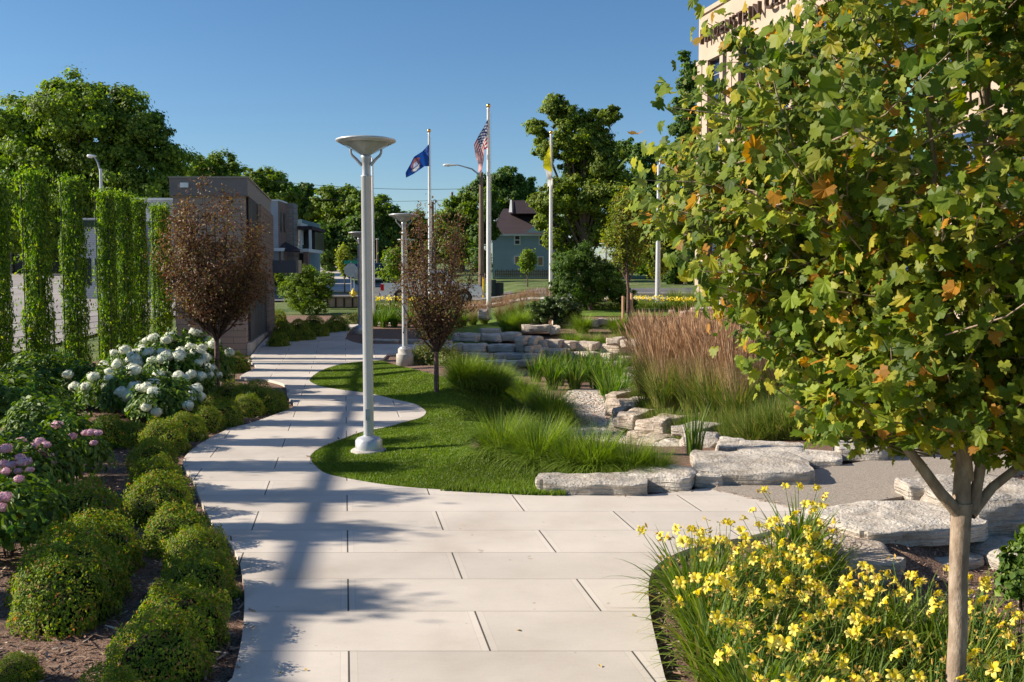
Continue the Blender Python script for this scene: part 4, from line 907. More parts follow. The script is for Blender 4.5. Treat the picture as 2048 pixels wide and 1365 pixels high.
# ---------------------------------------------------------- area lamps
def lamp_meshes(h, base):
    """h: total height above ground, base: height of concrete foundation"""
    fnd = MB(); cov = MB(); pole = MB(); col = MB(); arm = MB(); rim = MB(); refl = MB(); gl = MB()
    if base > .2:
        fnd.lathe([(.0,-.1),(.24,-.1),(.24,base*.62),(.235,base*.66),(.19,base*.68),(.19,base*.93),(.17,base),(0,base)], k=32)
    else: fnd.lathe([(0,-.1),(.255,-.1),(.255,base-.015),(.24,base),(0,base)], k=32)
    r0 = .19 if base < .2 else .10
    if base < .2: cov.lathe([(r0,base),(r0,base+.125),(r0-.03,base+.165),(.085,base+.19),(.078,base+.2)], k=32)
    else: cov.lathe([(.15,base),(.15,base+.02),(.08,base+.05),(.07,base+.06)], k=24)
    pole.lathe([(.073,base),(.073,h-.52),(.076,h-.515),(.076,h-.50),(.0,h-.50)], k=24)
    col.lathe([(.058,h-.50),(.056,h-.34),(.066,h-.31),(.072,h-.26),(.075,h-.235),(.05,h-.21)], k=24)
    hh = MB(); hh.box((-.03,-.079,base+.42),(.03,-.07,base+.58),0); bo = MB()
    for k in range(6): a_ = k*PI/3; rb_ = (.155 if base < .2 else .125); bo.tube([(rb_*math.cos(a_),rb_*math.sin(a_),base+.10 if base < .2 else base),(rb_*math.cos(a_),rb_*math.sin(a_),base+.155 if base < .2 else base+.05)], .012, 6, sm=False)
    for s in (-1, 1): arm.tube([(s*.06,0,h-.36),(s*.13,0,h-.28),(s*.19,0,h-.225),(s*.21,0,h-.19),(s*.215,0,h-.135)], [.022,.02,.018,.016,.016], 8)
    refl.lathe([(.06,h-.22),(.12,h-.17),(.20,h-.115),(.28,h-.075)], k=36)
    gl.lathe([(.07,h-.215),(.22,h-.135),(.36,h-.058)], k=36)
    rim.lathe([(.355,h-.06),(.41,h-.034),(.418,h-.022),(.415,h-.008),(.36,h+.006),(.22,h+.016),(.0,h+.022)], k=40)
    rim.lathe([(0,h-.03),(.28,h-.045),(.36,h-.055)], k=40)
    return [('foundation',fnd,'conc'),('base_cover',cov,'galv'),('pole',pole,'galv'),('collar',col,'galv2'),('arm',arm,'galv2'),('reflector',refl,'galv2'),('lens',gl,'acryl'),('lamp_hood',rim,'galv'),('handhole_cover',hh,'galv2'),('anchor_bolts',bo,'galv2')]
def acryl():
    m, nt = newmat('clear_acrylic'); out = N(nt,'ShaderNodeOutputMaterial'); a = N(nt,'ShaderNodeBsdfTransparent'); b = N(nt,'ShaderNodeBsdfPrincipled',_Roughness=.12); b.inputs['Base Color'].default_value = (.62,.66,.62,1)
    mx = N(nt,'ShaderNodeMixShader'); mx.inputs[0].default_value = .45; nt.links.new(a.outputs[0], mx.inputs[1]); nt.links.new(b.outputs[0], mx.inputs[2]); nt.links.new(mx.outputs[0], out.inputs[0]); return m
M['acryl'] = acryl()
def area_lamp(cx, D, ytop, base, label, rz=0):
    x = (cx-1024)/FPX*D; z0 = h1(x, D) if base > .2 or D > 20 else h1(x,D); ht = at(cx, ytop, D)[2]
    h = ht - z0; o = empty('area_lamp', label, 'street lamp', (x, D, z0), rz, 'disc-headed area lamps')
    for nme, mb, mt in lamp_meshes(h, base): mb.obj(nme, M[mt], o)
p = GH(735, 905); area_lamp(735, p[1], 279, .045, 'large nearest disc-headed lamp standing on the lawn by the path')
area_lamp(809, 27.2, 429, .47, 'second disc-headed lamp on a tall round concrete foot beside the side path')
area_lamp(720, 38, 465, .12, 'disc-headed lamp half hidden behind the nearest pole')
area_lamp(813, 47, 479, .12, 'disc-headed lamp right behind the second one, only its head rim showing')
area_lamp(1211, 62, 487, .12, 'small far disc-headed lamp left of the staked tree')
# ---------------------------------------------------------- flagpoles and flags
def flagpole(cx, D, yt, yb, r, label):
    x = (cx-1024)/FPX*D; z0 = at(cx, yb, D)[2]; z0 = min(z0, h1(x,D)); h = at(cx, yt, D)[2]-z0
    o = empty('flagpole', label, 'flagpole', (x, D, z0), 0, 'white flagpoles'); MB().lathe([(r*1.25,0),(r*1.2,h*.4),(r*.8,h-.15),(r*.9,h-.12),(r*.4,h-.08),(0,h-.08)], k=16).obj('pole', M['pole_w'], o)
    MB().lathe([(.0,h-.10)]+[(.10*math.sin(a), h-.0-.10*math.cos(a)) for a in np.linspace(.2,PI,9)], k=16).obj('finial', M['gold'], o)
    MB().tube([(r*1.5,-.02,1.2),(r*1.3,-.02,h-.3)], .006, 5).obj('halyard', M['pole_w'], o); MB().lathe([(0,0),(r*2.2,0),(r*2.0,.06),(r*1.2,.1)], k=16).obj('base_collar', M['galv'], o)
    return o
flagpole(860, 50, 262, 620, .065, 'left flagpole, flying the blue flag')
flagpole(977.5, 44, 212, 640, .085, 'tallest flagpole in the middle, flying the striped flag')
flagpole(1101, 52, 265, 600, .075, 'right flagpole, flying the yellow and white flag')
def interp_line(L, t):
    L = np.array(L, float); s = np.concatenate([[0], np.cumsum(np.linalg.norm(np.diff(L, axis=0), axis=1))]); s /= s[-1]
    return np.stack([np.interp(t, s, L[:,0]), np.interp(t, s, L[:,1])], 1)
def flag(name, label, D, top, bot, nu, nv, colf, mats, folds=(.12, 3.0, 0), mid=None):
    u = np.linspace(0,1,nu+1); T = interp_line(top, u); B = interp_line(bot, u); V = []
    for j in range(nv+1):
        v = j/nv
        for i in range(nu+1):
            q = T[i]*(1-v)+B[i]*v
            if mid is not None: q = q + np.array(mid(u[i], v))
            y = D + folds[0]*min(1,u[i]*4)*math.sin(folds[1]*PI*u[i]+folds[2]*v*3) - .08
            V.append(at(q[0], q[1], y))
    V = np.array(V); o0 = V[0].copy(); F = []; mi = []
    for j in range(nv):
        for i in range(nu): F.append((j*(nu+1)+i, j*(nu+1)+i+1, (j+1)*(nu+1)+i+1, (j+1)*(nu+1)+i)); mi.append(colf((i+.5)/nu, (j+.5)/nv))
    me = mesh(name, V-o0, [np.array(F)], mats, mi, smooth=True); return tag(link(name, me, loc=tuple(o0)), label, 'flag')
def cloth(name, c):
    m, nt = newmat(name); out = N(nt,'ShaderNodeOutputMaterial'); a = N(nt,'ShaderNodeBsdfPrincipled',_Roughness=.75); a.inputs['Base Color'].default_value = (*c,1)
    t = N(nt,'ShaderNodeBsdfTranslucent'); t.inputs[0].default_value = (*c,1); wv = N(nt,'ShaderNodeTexNoise',_Scale=6.0); tc = N(nt,'ShaderNodeTexCoord'); nt.links.new(tc.outputs['Object'], wv.inputs[0]); bp = N(nt,'ShaderNodeBump',_Distance=.06); nt.links.new(wv.outputs[0], bp.inputs['Height']); nt.links.new(bp.outputs[0], a.inputs['Normal'])
    mx = N(nt,'ShaderNodeMixShader'); mx.inputs[0].default_value = .5; nt.links.new(a.outputs[0], mx.inputs[1]); nt.links.new(t.outputs[0], mx.inputs[2]); nt.links.new(mx.outputs[0], out.inputs[0]); return m
cW = cloth('white_cloth', (.80,.80,.78)); cR = cloth('red_cloth', (.55,.03,.05)); cB = cloth('navy_cloth', (.02,.035,.15)); cBl = cloth('royal_blue_cloth', (.01,.07,.33)); cY = cloth('yellow_cloth', (.92,.80,.02)); cBr = cloth('rust_cloth', (.42,.12,.10)); cLb = cloth('pale_blue_cloth', (.45,.55,.75)); cTn = cloth('tan_cloth', (.6,.42,.25))
def us(u, v):
    if u < .40 and v < 7/13:
        a = (u/.40*11) ; b = (v/(7/13)*9); return 0 if (int(a)+int(b)) % 2 == 0 and (a % 1) > .25 and (b % 1) > .25 and 0 < a < 11 else 2
    return 1 if int(v*13) % 2 == 0 else 0
flag('striped_flag', 'red and white striped flag with starred blue canton hanging from the tallest pole', 43.9, [(976,238),(967,256),(957,272),(948,290),(951,312),(957,330),(956,343)], [(975,296),(969,300),(968,312),(967,322),(965,333),(964,340),(963,347)], 66, 39, us, [cW,cR,cB], (.14,4,1))
def mi_(u, v):
    x = (u-.55)/.27; y = (v-.48)/.40; r = math.hypot(x, y)
    if r > 1: return 0
    if .72 < y and abs(x) < .85: return 3
    if y > .42 and .55 < r < .80: return 3
    if y > .42 and .80 <= r < .92: return 1
    if y < -.35 and abs(x) < .75 and r < .85: return 1
    if abs(x) < .28 and -.3 < y < .15: return 2 if (int(u*80)+int(v*40)) % 2 else 3
    if abs(x) < .45 and .15 <= y < .35: return 2
    if .35 < abs(x) < .62 and -.35 < y < .3: return 1
    return 0
flag('blue_flag', 'royal blue flag with a red and white emblem on the left pole', 49.9, [(858.5,288),(845,303),(828,314),(820,330),(811,346)], [(858,333),(849,333),(838,341),(826,349),(812,356)], 60, 36, mi_, [cBl,cBr,cLb,cW], (.12,3,.5))
def vt(u, v):
    if u < .56: return 0
    x = (u-.76)/.12; y = (v-.5)/.28; r = math.hypot(x, y)
    if r < 1 and (abs(x-y) < .25 or abs(x+y) < .25): return 2
    if r < .5 and y < -.1: return 3
    return 1
flag('yellow_and_white_flag', 'yellow and white flag drooping against the right pole', 51.9, [(1100,289),(1093,306),(1087,322),(1086,334),(1092,347),(1095,362),(1095,374)], [(1101,312),(1101,322),(1102,330),(1103,340),(1104,350),(1105,362),(1105,371)], 44, 26, vt, [cY,cW,cTn,cBr], (.10,3,.5))
# ---------------------------------------------------------- street lights and utility poles
def cobra(cx, D, ytop, yb, ex, ey, r, mat, label, name='street_light', rise=0, head=True, lit=1):
    x = (cx-1024)/FPX*D; zb = at(cx, yb, D)[2]; zb = min(zb, h1(x,D)); h = at(cx, ytop, D)[2]-zb; e = at(ex, ey, D)
    o = empty(name, label, 'street light', (x, D, zb), 0); MB().tube([(0,0,0),(0,0,h*.5),(0,0,h)], [r*1.4,r*1.15,r*.8], 12).obj('pole', M[mat], o)
    if head:
        dx = e[0]-x; dz = e[2]-zb-h; MB().tube([(0,0,h-.25),(dx*.3,0,h-.05+dz*.55),(dx*.7,0,h+dz*.92),(dx*.86,0,h+dz)], [.05,.045,.035,.03], 8).obj('arm', M['galv2'], o)
        V, F = cube_grid(8,6,4); V = V/np.linalg.norm(V, axis=1, keepdims=True)**.8; V = V*np.array([abs(dx)*.17+.16, .16, .085]); V[:,2] *= np.where(V[:,0]*np.sign(dx) > 0, 1.15, .7)
        link('lamp_head', mesh('lamp_head', V, [F], M['pole_w'], smooth=True), o, (dx*.98, 0, h+dz-.02))
    return o
cobra(209, 48, 338, 640, 183, 312, .085, 'galv', 'metal street light with an arm rising left, behind the vine columns')
cobra(963, 60, 345, 592, 900, 330, .14, 'wood', 'wooden pole with a long-armed street light beside the tallest flagpole')
cobra(1315, 50, 330, 600, 1330, 300, .10, 'galv', 'tall grey metal street pole right of the staked tree')
o = cobra(1442, 34, 470, 640, 0, 0, .055, 'galv', 'slim grey pole in front of the cream building', 'metal_post', head=False); o['category'] = 'pole'
o = cobra(747.5, 46, 316, 622, 0, 0, .055, 'pole_w', 'slim white pole directly behind the nearest lamp pole', 'metal_post', head=False); o['category'] = 'pole'
def upole(cx, D, yt, r, label, cross=True):
    x = (cx-1024)/FPX*D; zb = h1(x,D); h = at(cx,yt,D)[2]-zb; o = empty('utility_pole', label, 'utility pole', (x,D,zb)); MB().tube([(0,0,0),(0,0,h)], [r*1.2,r*.8], 10).obj('pole', M['wood'], o)
    if cross: MB().box((-1.0,-.06,h-.7),(1.0,.06,h-.58)).obj('crossarm', M['wood'], o); 
    for s in (-.9,0,.9): MB().lathe([(0,0),(.05,0),(.06,.06),(.03,.12),(0,.14)], (s if cross else s*.1,0,h-.58 if cross else h), 8).obj('insulator', M['galv2'], o)
upole(905, 110, 386, .17, 'thin wooden utility pole rising above the trees left of the striped flag', False)
upole(866, 95, 405, .16, 'wooden utility pole partly hidden behind the left flagpole', False)
upole(756, 100, 480, .12, 'short thin wooden pole at the far street', False)
x = (1384-1024)/FPX*52
def wireo(a, b, D, sag, label, r=.022):
    A = at(*a, D); B = at(*b, D); P = [(A[0]+(B[0]-A[0])*t-A[0], 0, (B[2]-A[2])*t - sag*4*t*(1-t)) for t in np.linspace(0,1,14)]
    tag(MB().tube(P, r, 5, cap=False).obj('overhead_cable', M['wire'], loc=A), label, 'cable', 'overhead cables')
wireo((540,362),(962,377),100,.4,'upper overhead cable crossing the sky left of the wooden pole')
wireo((560,392),(962,396),110,.5,'lower overhead cable crossing the sky left of the wooden pole', .02)
wireo((1325,140),(1420,262),70,.3,'short slanting cable in front of the top of the building corner tree', .012) if False else None
# ---------------------------------------------------------- street things
def sign_post():
    D = 57; x = (703-1024)/FPX*D; z = h1(x,D); o = empty('stop_sign', 'back of an octagonal stop sign with a green street name blade above it', 'road sign', (x,D,z)); top = at(703,524,D)[2]-z
    MB().tube([(0,0,0),(0,0,top)], .03, 6).obj('post', M['galv2'], o); c = at(703,541,D)[2]-z; b = MB(); P = [(.42*math.cos(PI/8+i*PI/4), .42*math.sin(PI/8+i*PI/4)) for i in range(8)]
    b.add([(p[0],-.04,c+p[1]) for p in P]+[(p[0],-.06,c+p[1]) for p in P], [tuple(range(8)), tuple(range(15,7,-1))]+[(i,8+i,8+(i+1)%8,(i+1)%8) for i in range(8)]); b.obj('sign_plate', M['galv2'], o)
    MB().box((-.42,-.02,top-.12),(.42,.02,top+.08)).obj('street_name_blade', M['signg'], o)
M['signg'] = plain('green_sign', (.01,.22,.14), .4); M['hyd_y'] = plain('hydrant_yellow', (.80,.52,.02), .4)
sign_post()
o = empty('sign_post', 'thin metal sign post right of the octagonal sign', 'road sign', ((709-1024)/FPX*57.6, 57.6, h1(-9.2,57.6))); MB().tube([(0,0,0),(0,0,1.9)], .025, 6).obj('post', M['galv2'], o); MB().box((-.02,-.03,1.2),(.42,-.01,1.75)).obj('sign_plate', M['galv2'], o)
D = 55; x = (707-1024)/FPX*D; z = at(707,606,D)[2]; o = empty('fire_hydrant', 'yellow fire hydrant beside the planter wall', 'fire hydrant', (x,D,min(z,h1(x,D))))
MB().lathe([(0,0),(.17,0),(.17,.05),(.12,.06),(.12,.42),(.14,.43),(.14,.47),(.12,.48),(.12,.60),(.10,.68),(.05,.74),(.03,.76),(.03,.82),(0,.82)], k=20).obj('barrel', M['hyd_y'], o)
for s in (-1,1): MB().tube([(s*.1,0,.53),(s*.22,0,.53)], [.06,.065], 10).obj('nozzle', M['hyd_y'], o)
MB().tube([(0,-.1,.45),(0,-.22,.45)], [.08,.085], 10).obj('nozzle', M['hyd_y'], o)
M['brickr'] = brickmat('red_brown_brick', (.17,.075,.05), (.24,.11,.075), (.30,.27,.24)); M['planter'] = surf('clay_panel', (.30,.20,.16), (.38,.26,.21), rough=.85)
D = 51; a = at(655,613,D); b_ = at(722,598,D); o = empty('planter_wall', 'long low planter wall with clay panels in a dark metal frame', 'planter', ((a[0]+b_[0])/2, D, h1(a[0],D))); hw = (b_[0]-a[0])/2; hh = .52
MB().box((-hw,0,0),(hw,.45,hh)).obj('wall', M['planter'], o); MB().box((-hw-.04,-.06,hh),(hw+.04,.5,hh+.09)).obj('cap', M['wood'], o)
for i in range(5): q = -hw+i*hw/2; MB().box((q-.035,-.05,0),(q+.035,-.003,hh-.002)).obj('frame_post', M['black'], o)
MB().box((-hw,-.045,0),(hw,-.006,.06)).obj('bottom_rail', M['black'], o)
D = 60; a = at(981,587,D); b_ = at(1007,553,D); o = empty('electrical_cabinet', 'dark green electrical cabinet on the verge by the blue house', 'cabinet', (a[0],D,min(a[2],h1(a[0],D)))); w = b_[0]-a[0]; M['cabg'] = plain('dark_green_paint', (.015,.035,.022), .5)
MB().box((0,0,0),(w*.42,.9,b_[2]-a[2]),0,.02).obj('tall_box', M['cabg'], o); MB().box((w*.43,0,0),(w,.9,(b_[2]-a[2])*.84),0,.02).obj('low_box', M['cabg'], o); MB().box((w*.45,-.012,.12),(w*.70,-.002,.85)).obj('door', M['black'], o)
# railroad-style yellow marker by the wooden pole
D = 59; o = empty('marker_post', 'thin yellow marker post beside the wooden pole', 'post', ((967-1024)/FPX*D, D, h1(-1.7,D))); MB().tube([(0,0,0),(0,0,1.25)], .05, 8).obj('post', M['hyd_y'], o); MB().lathe([(0,1.25),(.055,1.25),(.05,1.31),(0,1.33)], k=8).obj('cap', M['black'], o)
# ---------------------------------------------------------- vehicles
M['carw'] = plain('white_car_paint', (.75,.76,.78), .25, 0, .6); M['card'] = plain('dark_grey_car_paint', (.03,.04,.055), .25, .2, .6); M['carb'] = plain('blue_car_paint', (.03,.07,.20), .25, .2, .6); M['cargl'] = plain('car_glass', (.02,.03,.035), .05, 0, 1); M['tyre'] = plain('tyre_rubber', (.012,.012,.012), .8); M['tail'] = plain('red_tail_lamp', (.55,.01,.015), .2); M['chrome'] = plain('bumper_metal', (.5,.5,.52), .25, .8)
def wheel(o, x, y, r, w=.22):
    t = MB().tube([(x,y-w/2,r),(x,y+w/2,r)], r, 22, sm=False).obj('wheel', M['tyre'], o); s = -1 if y < 0 else 1
    link('rim', MB().tube([(x,y+s*(w/2-.02),r),(x,y+s*(w/2+.012),r)], r*.58, 16, sm=False).me('rim', M['chrome']), t)
def extr(prof, y0, y1, mat, name, o, ins=0):
    n = len(prof); b = MB(); cz = max(p[1] for p in prof)
    V = [(p[0],y0+ins*(p[1]/cz)**2,p[1]) for p in prof]+[(p[0],y1-ins*(p[1]/cz)**2,p[1]) for p in prof]
    ar = sum(prof[i][0]*prof[(i+1)%n][1]-prof[(i+1)%n][0]*prof[i][1] for i in range(n))
    F = [tuple(range(n)), tuple(range(2*n-1,n-1,-1))]+[(i,n+i,n+(i+1)%n,(i+1)%n) for i in range(n)]
    if ar < 0: F = [f[::-1] for f in F]
    return b.add(V,F).obj(name, M[mat], o)
D = 52.9; a = at(762,614,D); o = empty('pickup_truck', 'white pickup truck parked beyond the shrubs, its red tail lamp at the left', 'pickup truck', (a[0],D+1,h1(a[0],54)+.03))
extr([(0,.45),(0,1.12),(1.9,1.14),(1.95,1.14),(3.75,1.14),(5.2,1.05),(5.45,.9),(5.5,.45),(4.95,.42),(4.85,.62),(4.65,.80),(4.35,.80),(4.15,.62),(4.05,.42),(1.55,.42),(1.45,.62),(1.25,.80),(.95,.80),(.75,.62),(.65,.42)], -.98,.98,'carw','body',o)
extr([(1.95,1.12),(2.1,1.78),(2.35,1.85),(3.2,1.85),(3.45,1.78),(4.0,1.12)], -.86,.86,'carw','cab',o,.08)
for s in (-1,1): MB().box((2.25,s*.865,1.2),(3.5,s*.88,1.68)).obj('side_window', M['cargl'], o)
MB().box((1.94,-.7,1.3),(1.99,.7,1.7)).obj('rear_window', M['cargl'], o); MB().box((-.16,-.95,.45),(-.01,.95,.62),0,.02).obj('bumper', M['chrome'], o)
for s in (-1,1): MB().box((-.02,s*.80,.72),(.16,s*.995,1.06)).obj('tail_lamp', M['tail'], o)
for x, y in ((1.1,-.85),(1.1,.85),(4.5,-.85),(4.5,.85)): wheel(o, x, y, .38)
def car(cx, D, mat, label, rz, s=1):
    x = (cx-1024)/FPX*D; o = empty('parked_car', label, 'car', (x,D,h1(x,D)+.03), rz)
    extr([(-2.2,.35),(-2.25,.75),(-2.1,.95),(-1.0,1.0),(1.0,.98),(2.0,.85),(2.2,.65),(2.2,.35),(1.75,.3),(1.65,.55),(1.4,.66),(1.15,.55),(1.05,.3),(-1.0,.3),(-1.1,.55),(-1.35,.66),(-1.6,.55),(-1.7,.3)], -.88,.88,mat,'body',o)
    extr([(-1.95,.95),(-1.45,1.40),(-.3,1.46),(.35,1.42),(1.15,.97)], -.78,.78,'cargl','glasshouse',o,.12); extr([(-1.35,1.415),(-.3,1.475),(.3,1.44),(.2,1.40),(-.3,1.43),(-1.3,1.38)], -.66,.66,mat,'roof',o)
    for q in (-1,1): MB().box((-2.27,q*.5,.68),(-2.19,q*.84,.84)).obj('tail_lamp', M['tail'], o)
    for q, y in ((-1.35,-.78),(-1.35,.78),(1.4,-.78),(1.4,.78)): wheel(o, q, y, .32, .2)
car(750, 78, 'card', 'dark silver car on the far street right of the nearest lamp pole', R(95))
car(716, 98, 'carb', 'small blue car parked far down the street beyond the stop sign', R(97))
# ---------------------------------------------------------- buildings
M['tan_b'] = brickmat('tan_block', (.31,.24,.195), (.35,.27,.22), (.20,.155,.125), .9, .2, .012); M['fascia'] = plain('grey_brown_fascia', (.19,.165,.155), .6); M['mull'] = plain('bronze_mullion', (.14,.14,.135), .45)
M['winb'] = glassmat('blue_tinted_glass', (.035,.06,.10)); M['wind'] = glassmat('dark_glass', (.015,.02,.025), .3, .25); M['canopy'] = plain('slate_blue_metal', (.12,.14,.17), .5); M['canop2'] = plain('tan_end', (.30,.27,.22), .7)
def pavilion():
    A = (-8.42,31.0); B = (-10.02,40.2); zt = at(500,357,31)[2]; o = empty('pavilion', 'two-storey tan block building with dark window wall beside the path', 'building', (A[0],A[1],0)); n = (B[0]-A[0], B[1]-A[1]); L = math.hypot(*n); d = (n[0]/L, n[1]/L); nr = (d[1], -d[0])
    w = 2.28
    P = [(0,0),(n[0],n[1]),(n[0]-w,n[1]),(-w,0)]
    MB().prism([(0-.04,0),(n[0]-.04,n[1]),(n[0]-w,n[1]),(-w,0)], -.2, zt-.55).obj('wall', M['tan_b'], o)
    MB().prism([(.10,-.08),(n[0]+.12,n[1]+.08),(n[0]-w-.1,n[1]+.08),(-w-.08,-.08)], zt-.55, zt).obj('roof', M['fascia'], o)
    MB().prism([(.14,-.11),(n[0]+.16,n[1]+.11),(n[0]-w-.12,n[1]+.11),(-w-.1,-.11)], zt+.003, zt+.05).obj('coping', M['canop2'], o)
    def q(s, off): return (d[0]*s+nr[0]*off, d[1]*s+nr[1]*off)
    def slab(s0, s1, o0, o1, z0, z1): return [q(s0,o0), q(s1,o0), q(s1,o1), q(s0,o1)], z0, z1
    for f, (z0, z1) in enumerate([(.45,2.55),(3.2,5.05)]):
        s = .7
        while s < L-.5:
            fr = MB(); P, a, b = slab(s, s+1.05, -.02, .03, z0, z1); fr.prism(P, a, b); wo = fr.obj('window', M['winb' if (int(s*3)+f) % 3 else 'wind'], o)
            m = MB()
            for s0 in (s, s+.34, s+.68): P, a, b = slab(s0-.025, s0+.025, .033, .12, z0, z1); m.prism(P, a, b)
            m.obj('mullion', M['mull'], wo)
            s += 1.25
    P, a, b = slab(.45, L-.2, -.02, .05, 2.65, 3.1); MB().prism(P, a, b).obj('spandrel', M['fascia'], o)
    k = MB(); 
    for s in np.arange(3.0, L-.1, .22): P, a, b = slab(s, s+.06, .14, .24, 2.7 if s < 6 else .4, zt-.6); k.prism(P, a, b)
    k.obj('fins', M['tan_b'], o)
    P, a, b = slab(-.0, L, -.02, .10, -.1, .4); MB().prism(P, a, b).obj('plinth', M['conc'], o)
    # canopy
    c0 = at(535,521,39.3); c1 = at(592,546,39.3)
    MB().box((c0[0]-A[0]-.9,39.3-A[1],c1[2]),(c1[0]-A[0],39.9-A[1],c0[2]),0).obj('canopy', M['canopy'], o)
    MB().box((c1[0]-A[0]+.002,39.28-A[1],c1[2]-.01),(c1[0]-A[0]+.10,39.92-A[1],c0[2]+.01),0).obj('canopy_end', M['canop2'], o)
    MB().box((-2.0,-.02,zt-.3),(-1.75,-.012-.08-.05,zt-.15)).obj('floodlight', M['pole_w'], o)
pavilion()
M['white_b'] = siding('white_painted_block', (.40,.42,.45), (.47,.49,.52), 2.4); M['whitetrim'] = plain('white_trim', (.72,.72,.70), .5); M['greyb'] = siding('grey_stucco', (.22,.20,.19), (.26,.24,.23), .8); M['blueb'] = siding('pale_blue_siding', (.17,.27,.31), (.21,.32,.37), 3.3); M['blueh'] = siding('blue_house_siding', (.27,.38,.50), (.31,.44,.58), 3.2)
M['roof_d'] = siding('dark_shingle_roof', (.055,.04,.045), (.075,.055,.06), 2.5); M['stoneb'] = brickmat('stone_veneer', (.26,.24,.22), (.36,.33,.30), (.2,.19,.18), .5, .22, .015); M['wood_p'] = surf('boarded_plywood', (.26,.17,.12), (.34,.23,.16), rough=.9)
def bbox(name, label, cat, x0, x1, y0, y1, z1, mat, z0=None, **kw):
    z = h1((x0+x1)/2, y0)-.2 if z0 is None else z0; o = empty(name, label, cat, ((x0+x1)/2, y0, z)); w = (x1-x0)/2
    MB().box((-w,0,0),(w,y1-y0,z1-z)).obj('wall', M[mat], o); return o, w, z
X_ = lambda px, D: (px-1024)/FPX*D
Z_ = lambda py, D: 2.5-(py-555)/FPX*D
# white commercial building behind the vines
o, w, z = bbox('commercial_building','long white flat-roofed building behind the vine columns','building', X_(262,62), X_(352,62), 62, 74, Z_(402,62), 'white_b')
MB().box((-w-.1,-.1,Z_(402,62)-z-.01),(w+.1,12.1,Z_(398,62)-z)).obj('roof', M['whitetrim'], o)
for i in range(3): MB().box((-w+.4+i*.9,-.04,1.2),(-w+1.1+i*.9,-.003,3.2)).obj('window', M['winb'], o)
o, w, z = bbox('commercial_building','low white building with a dark green sign band glimpsed between vine columns','building', X_(148,58), X_(258,58), 58, 70, Z_(441,58), 'white_b')
MB().box((-w-.1,-.12,Z_(455,58)-z),(w+.1,-.004,Z_(443,58)-z)).obj('sign_band', M['cabg'], o); MB().box((-w-.15,-.2,Z_(441,58)-z+.003),(w+.15,12,Z_(438,58)-z)).obj('roof', M['whitetrim'], o)
for i in range(3): MB().box((-w+.3+i*1.05,-.04,1.0),(-w+1.1+i*1.05,-.003,2.6)).obj('window', M['wind'], o)
o, w, z = bbox('parking_structure','grey-green low structure behind the leftmost vine column','building', X_(-120,95), X_(170,95), 95, 110, Z_(446,95), 'wind')
MB().box((-w-.3,-.3,Z_(446,95)-z+.003),(w+.3,15,Z_(423,95)-z)).obj('parapet', M['greyg'] if 'greyg' in M else M['greyb'], o); MB().box((-w-.3,-.5,Z_(449,95)-z),(w+.3,-.303,Z_(444,95)-z)).obj('ledge', M['canop2'], o)
for i in range(5): MB().box((-w+i*w/2-.2,-.32,0),(-w+i*w/2+.2,-.003,Z_(450,95)-z)).obj('pier', M['greyb'], o)
# row of houses on the far left street
D = 70; xr = X_(559,D)
o, w, z = bbox('townhouse','white townhouse with a brick side wall beyond the tan building','house', X_(470,D), xr, D, 72.4, Z_(404,D), 'white_b')
MB().box((w+.002,.0,0),(w+.06,2.4,Z_(406,D)-z)).obj('side_wall', M['brickr'], o); MB().box((-w-.05,-.05,Z_(404,D)-z+.003),(w+.12,2.5,Z_(401,D)-z)).obj('roof', M['whitetrim'], o)
for i in range(2): MB().box((w+.062,.35+i*1.0,4.2),(w+.08,.8+i*1.0,5.6)).obj('window', M['wind'], o)
o, w, z = bbox('stone_house','narrow grey stone-clad house between the brick wall and the blue house','house', X_(566,72.6), X_(590,72.6), 72.6, 74, Z_(408,72.6), 'greyb')
MB().box((-w+.1,-.1,3.2),(w-.1,-.003,Z_(422,72.6)-z)).obj('stone_panel', M['stoneb'], o)
D = 75; o, w, z = bbox('blue_house_with_porch','pale blue house with a white bay window and a two-level porch','house', X_(572,D), X_(606,D), D, 82, Z_(440,D), 'blueb')
x0 = -(X_(572,D)+X_(606,D))/2
def bx(px0, px1, py0, py1, d0, d1, Dd=75): return ((X_(px0,Dd)+x0, d0, Z_(py1,Dd)-z), (X_(px1,Dd)+x0, d1, Z_(py0,Dd)-z))
a, b = bx(594,609,455,490,-.9,0); MB().box(a,b).obj('bay', M['whitetrim'], o); a, b = bx(597,604,462,488,-.93,-.903); MB().box(a,b).obj('bay_window', M['wind'], o)
a, b = bx(592,612,449,455,-1.2,1); MB().box(a,b).obj('bay_roof', M['whitetrim'], o)
a, b = bx(609,630,464,500,.3,4); MB().box(a,b).obj('porch_shade_block', M['wind'], o)  # solid dark block, paints the shade of the open upper porch
for p0, p1 in ((607,610.5),(626,630)): a, b = bx(p0,p1,462,500,-1.2,-.9); MB().box(a,b).obj('porch_post', M['whitetrim'], o)
a, b = bx(606,633,455,462,-1.3,4); MB().box(a,b).obj('porch_roof', M['roof_d'], o); a, b = bx(588,632,500,506,-2.4,3); MB().box(a,b).obj('balcony_slab', M['whitetrim'], o)
for p0, p1 in ((594,602),(621,630)): a, b = bx(p0,p1,506,536,-2.3,-1.7); MB().box(a,b).obj('brick_pier', M['brickr'], o)
a, b = bx(603,621,508,538,-.5,-.2); MB().box(a,b).obj('porch_door', M['wind'], o)
b_ = MB(); P = [at(559,498,69.5),at(600,501,69.5),at(600,499,71.8),at(567,482,71.8)]; b_.add([(p[0]+x0,p[1]-75,p[2]-z) for p in P]+[(p[0]+x0,p[1]-75,p[2]-z-.16) for p in P], [(0,1,2,3),(7,6,5,4),(0,4,5,1),(1,5,6,2),(2,6,7,3),(3,7,4,0)]); b_.obj('porch_roof', M['roof_d'], o)
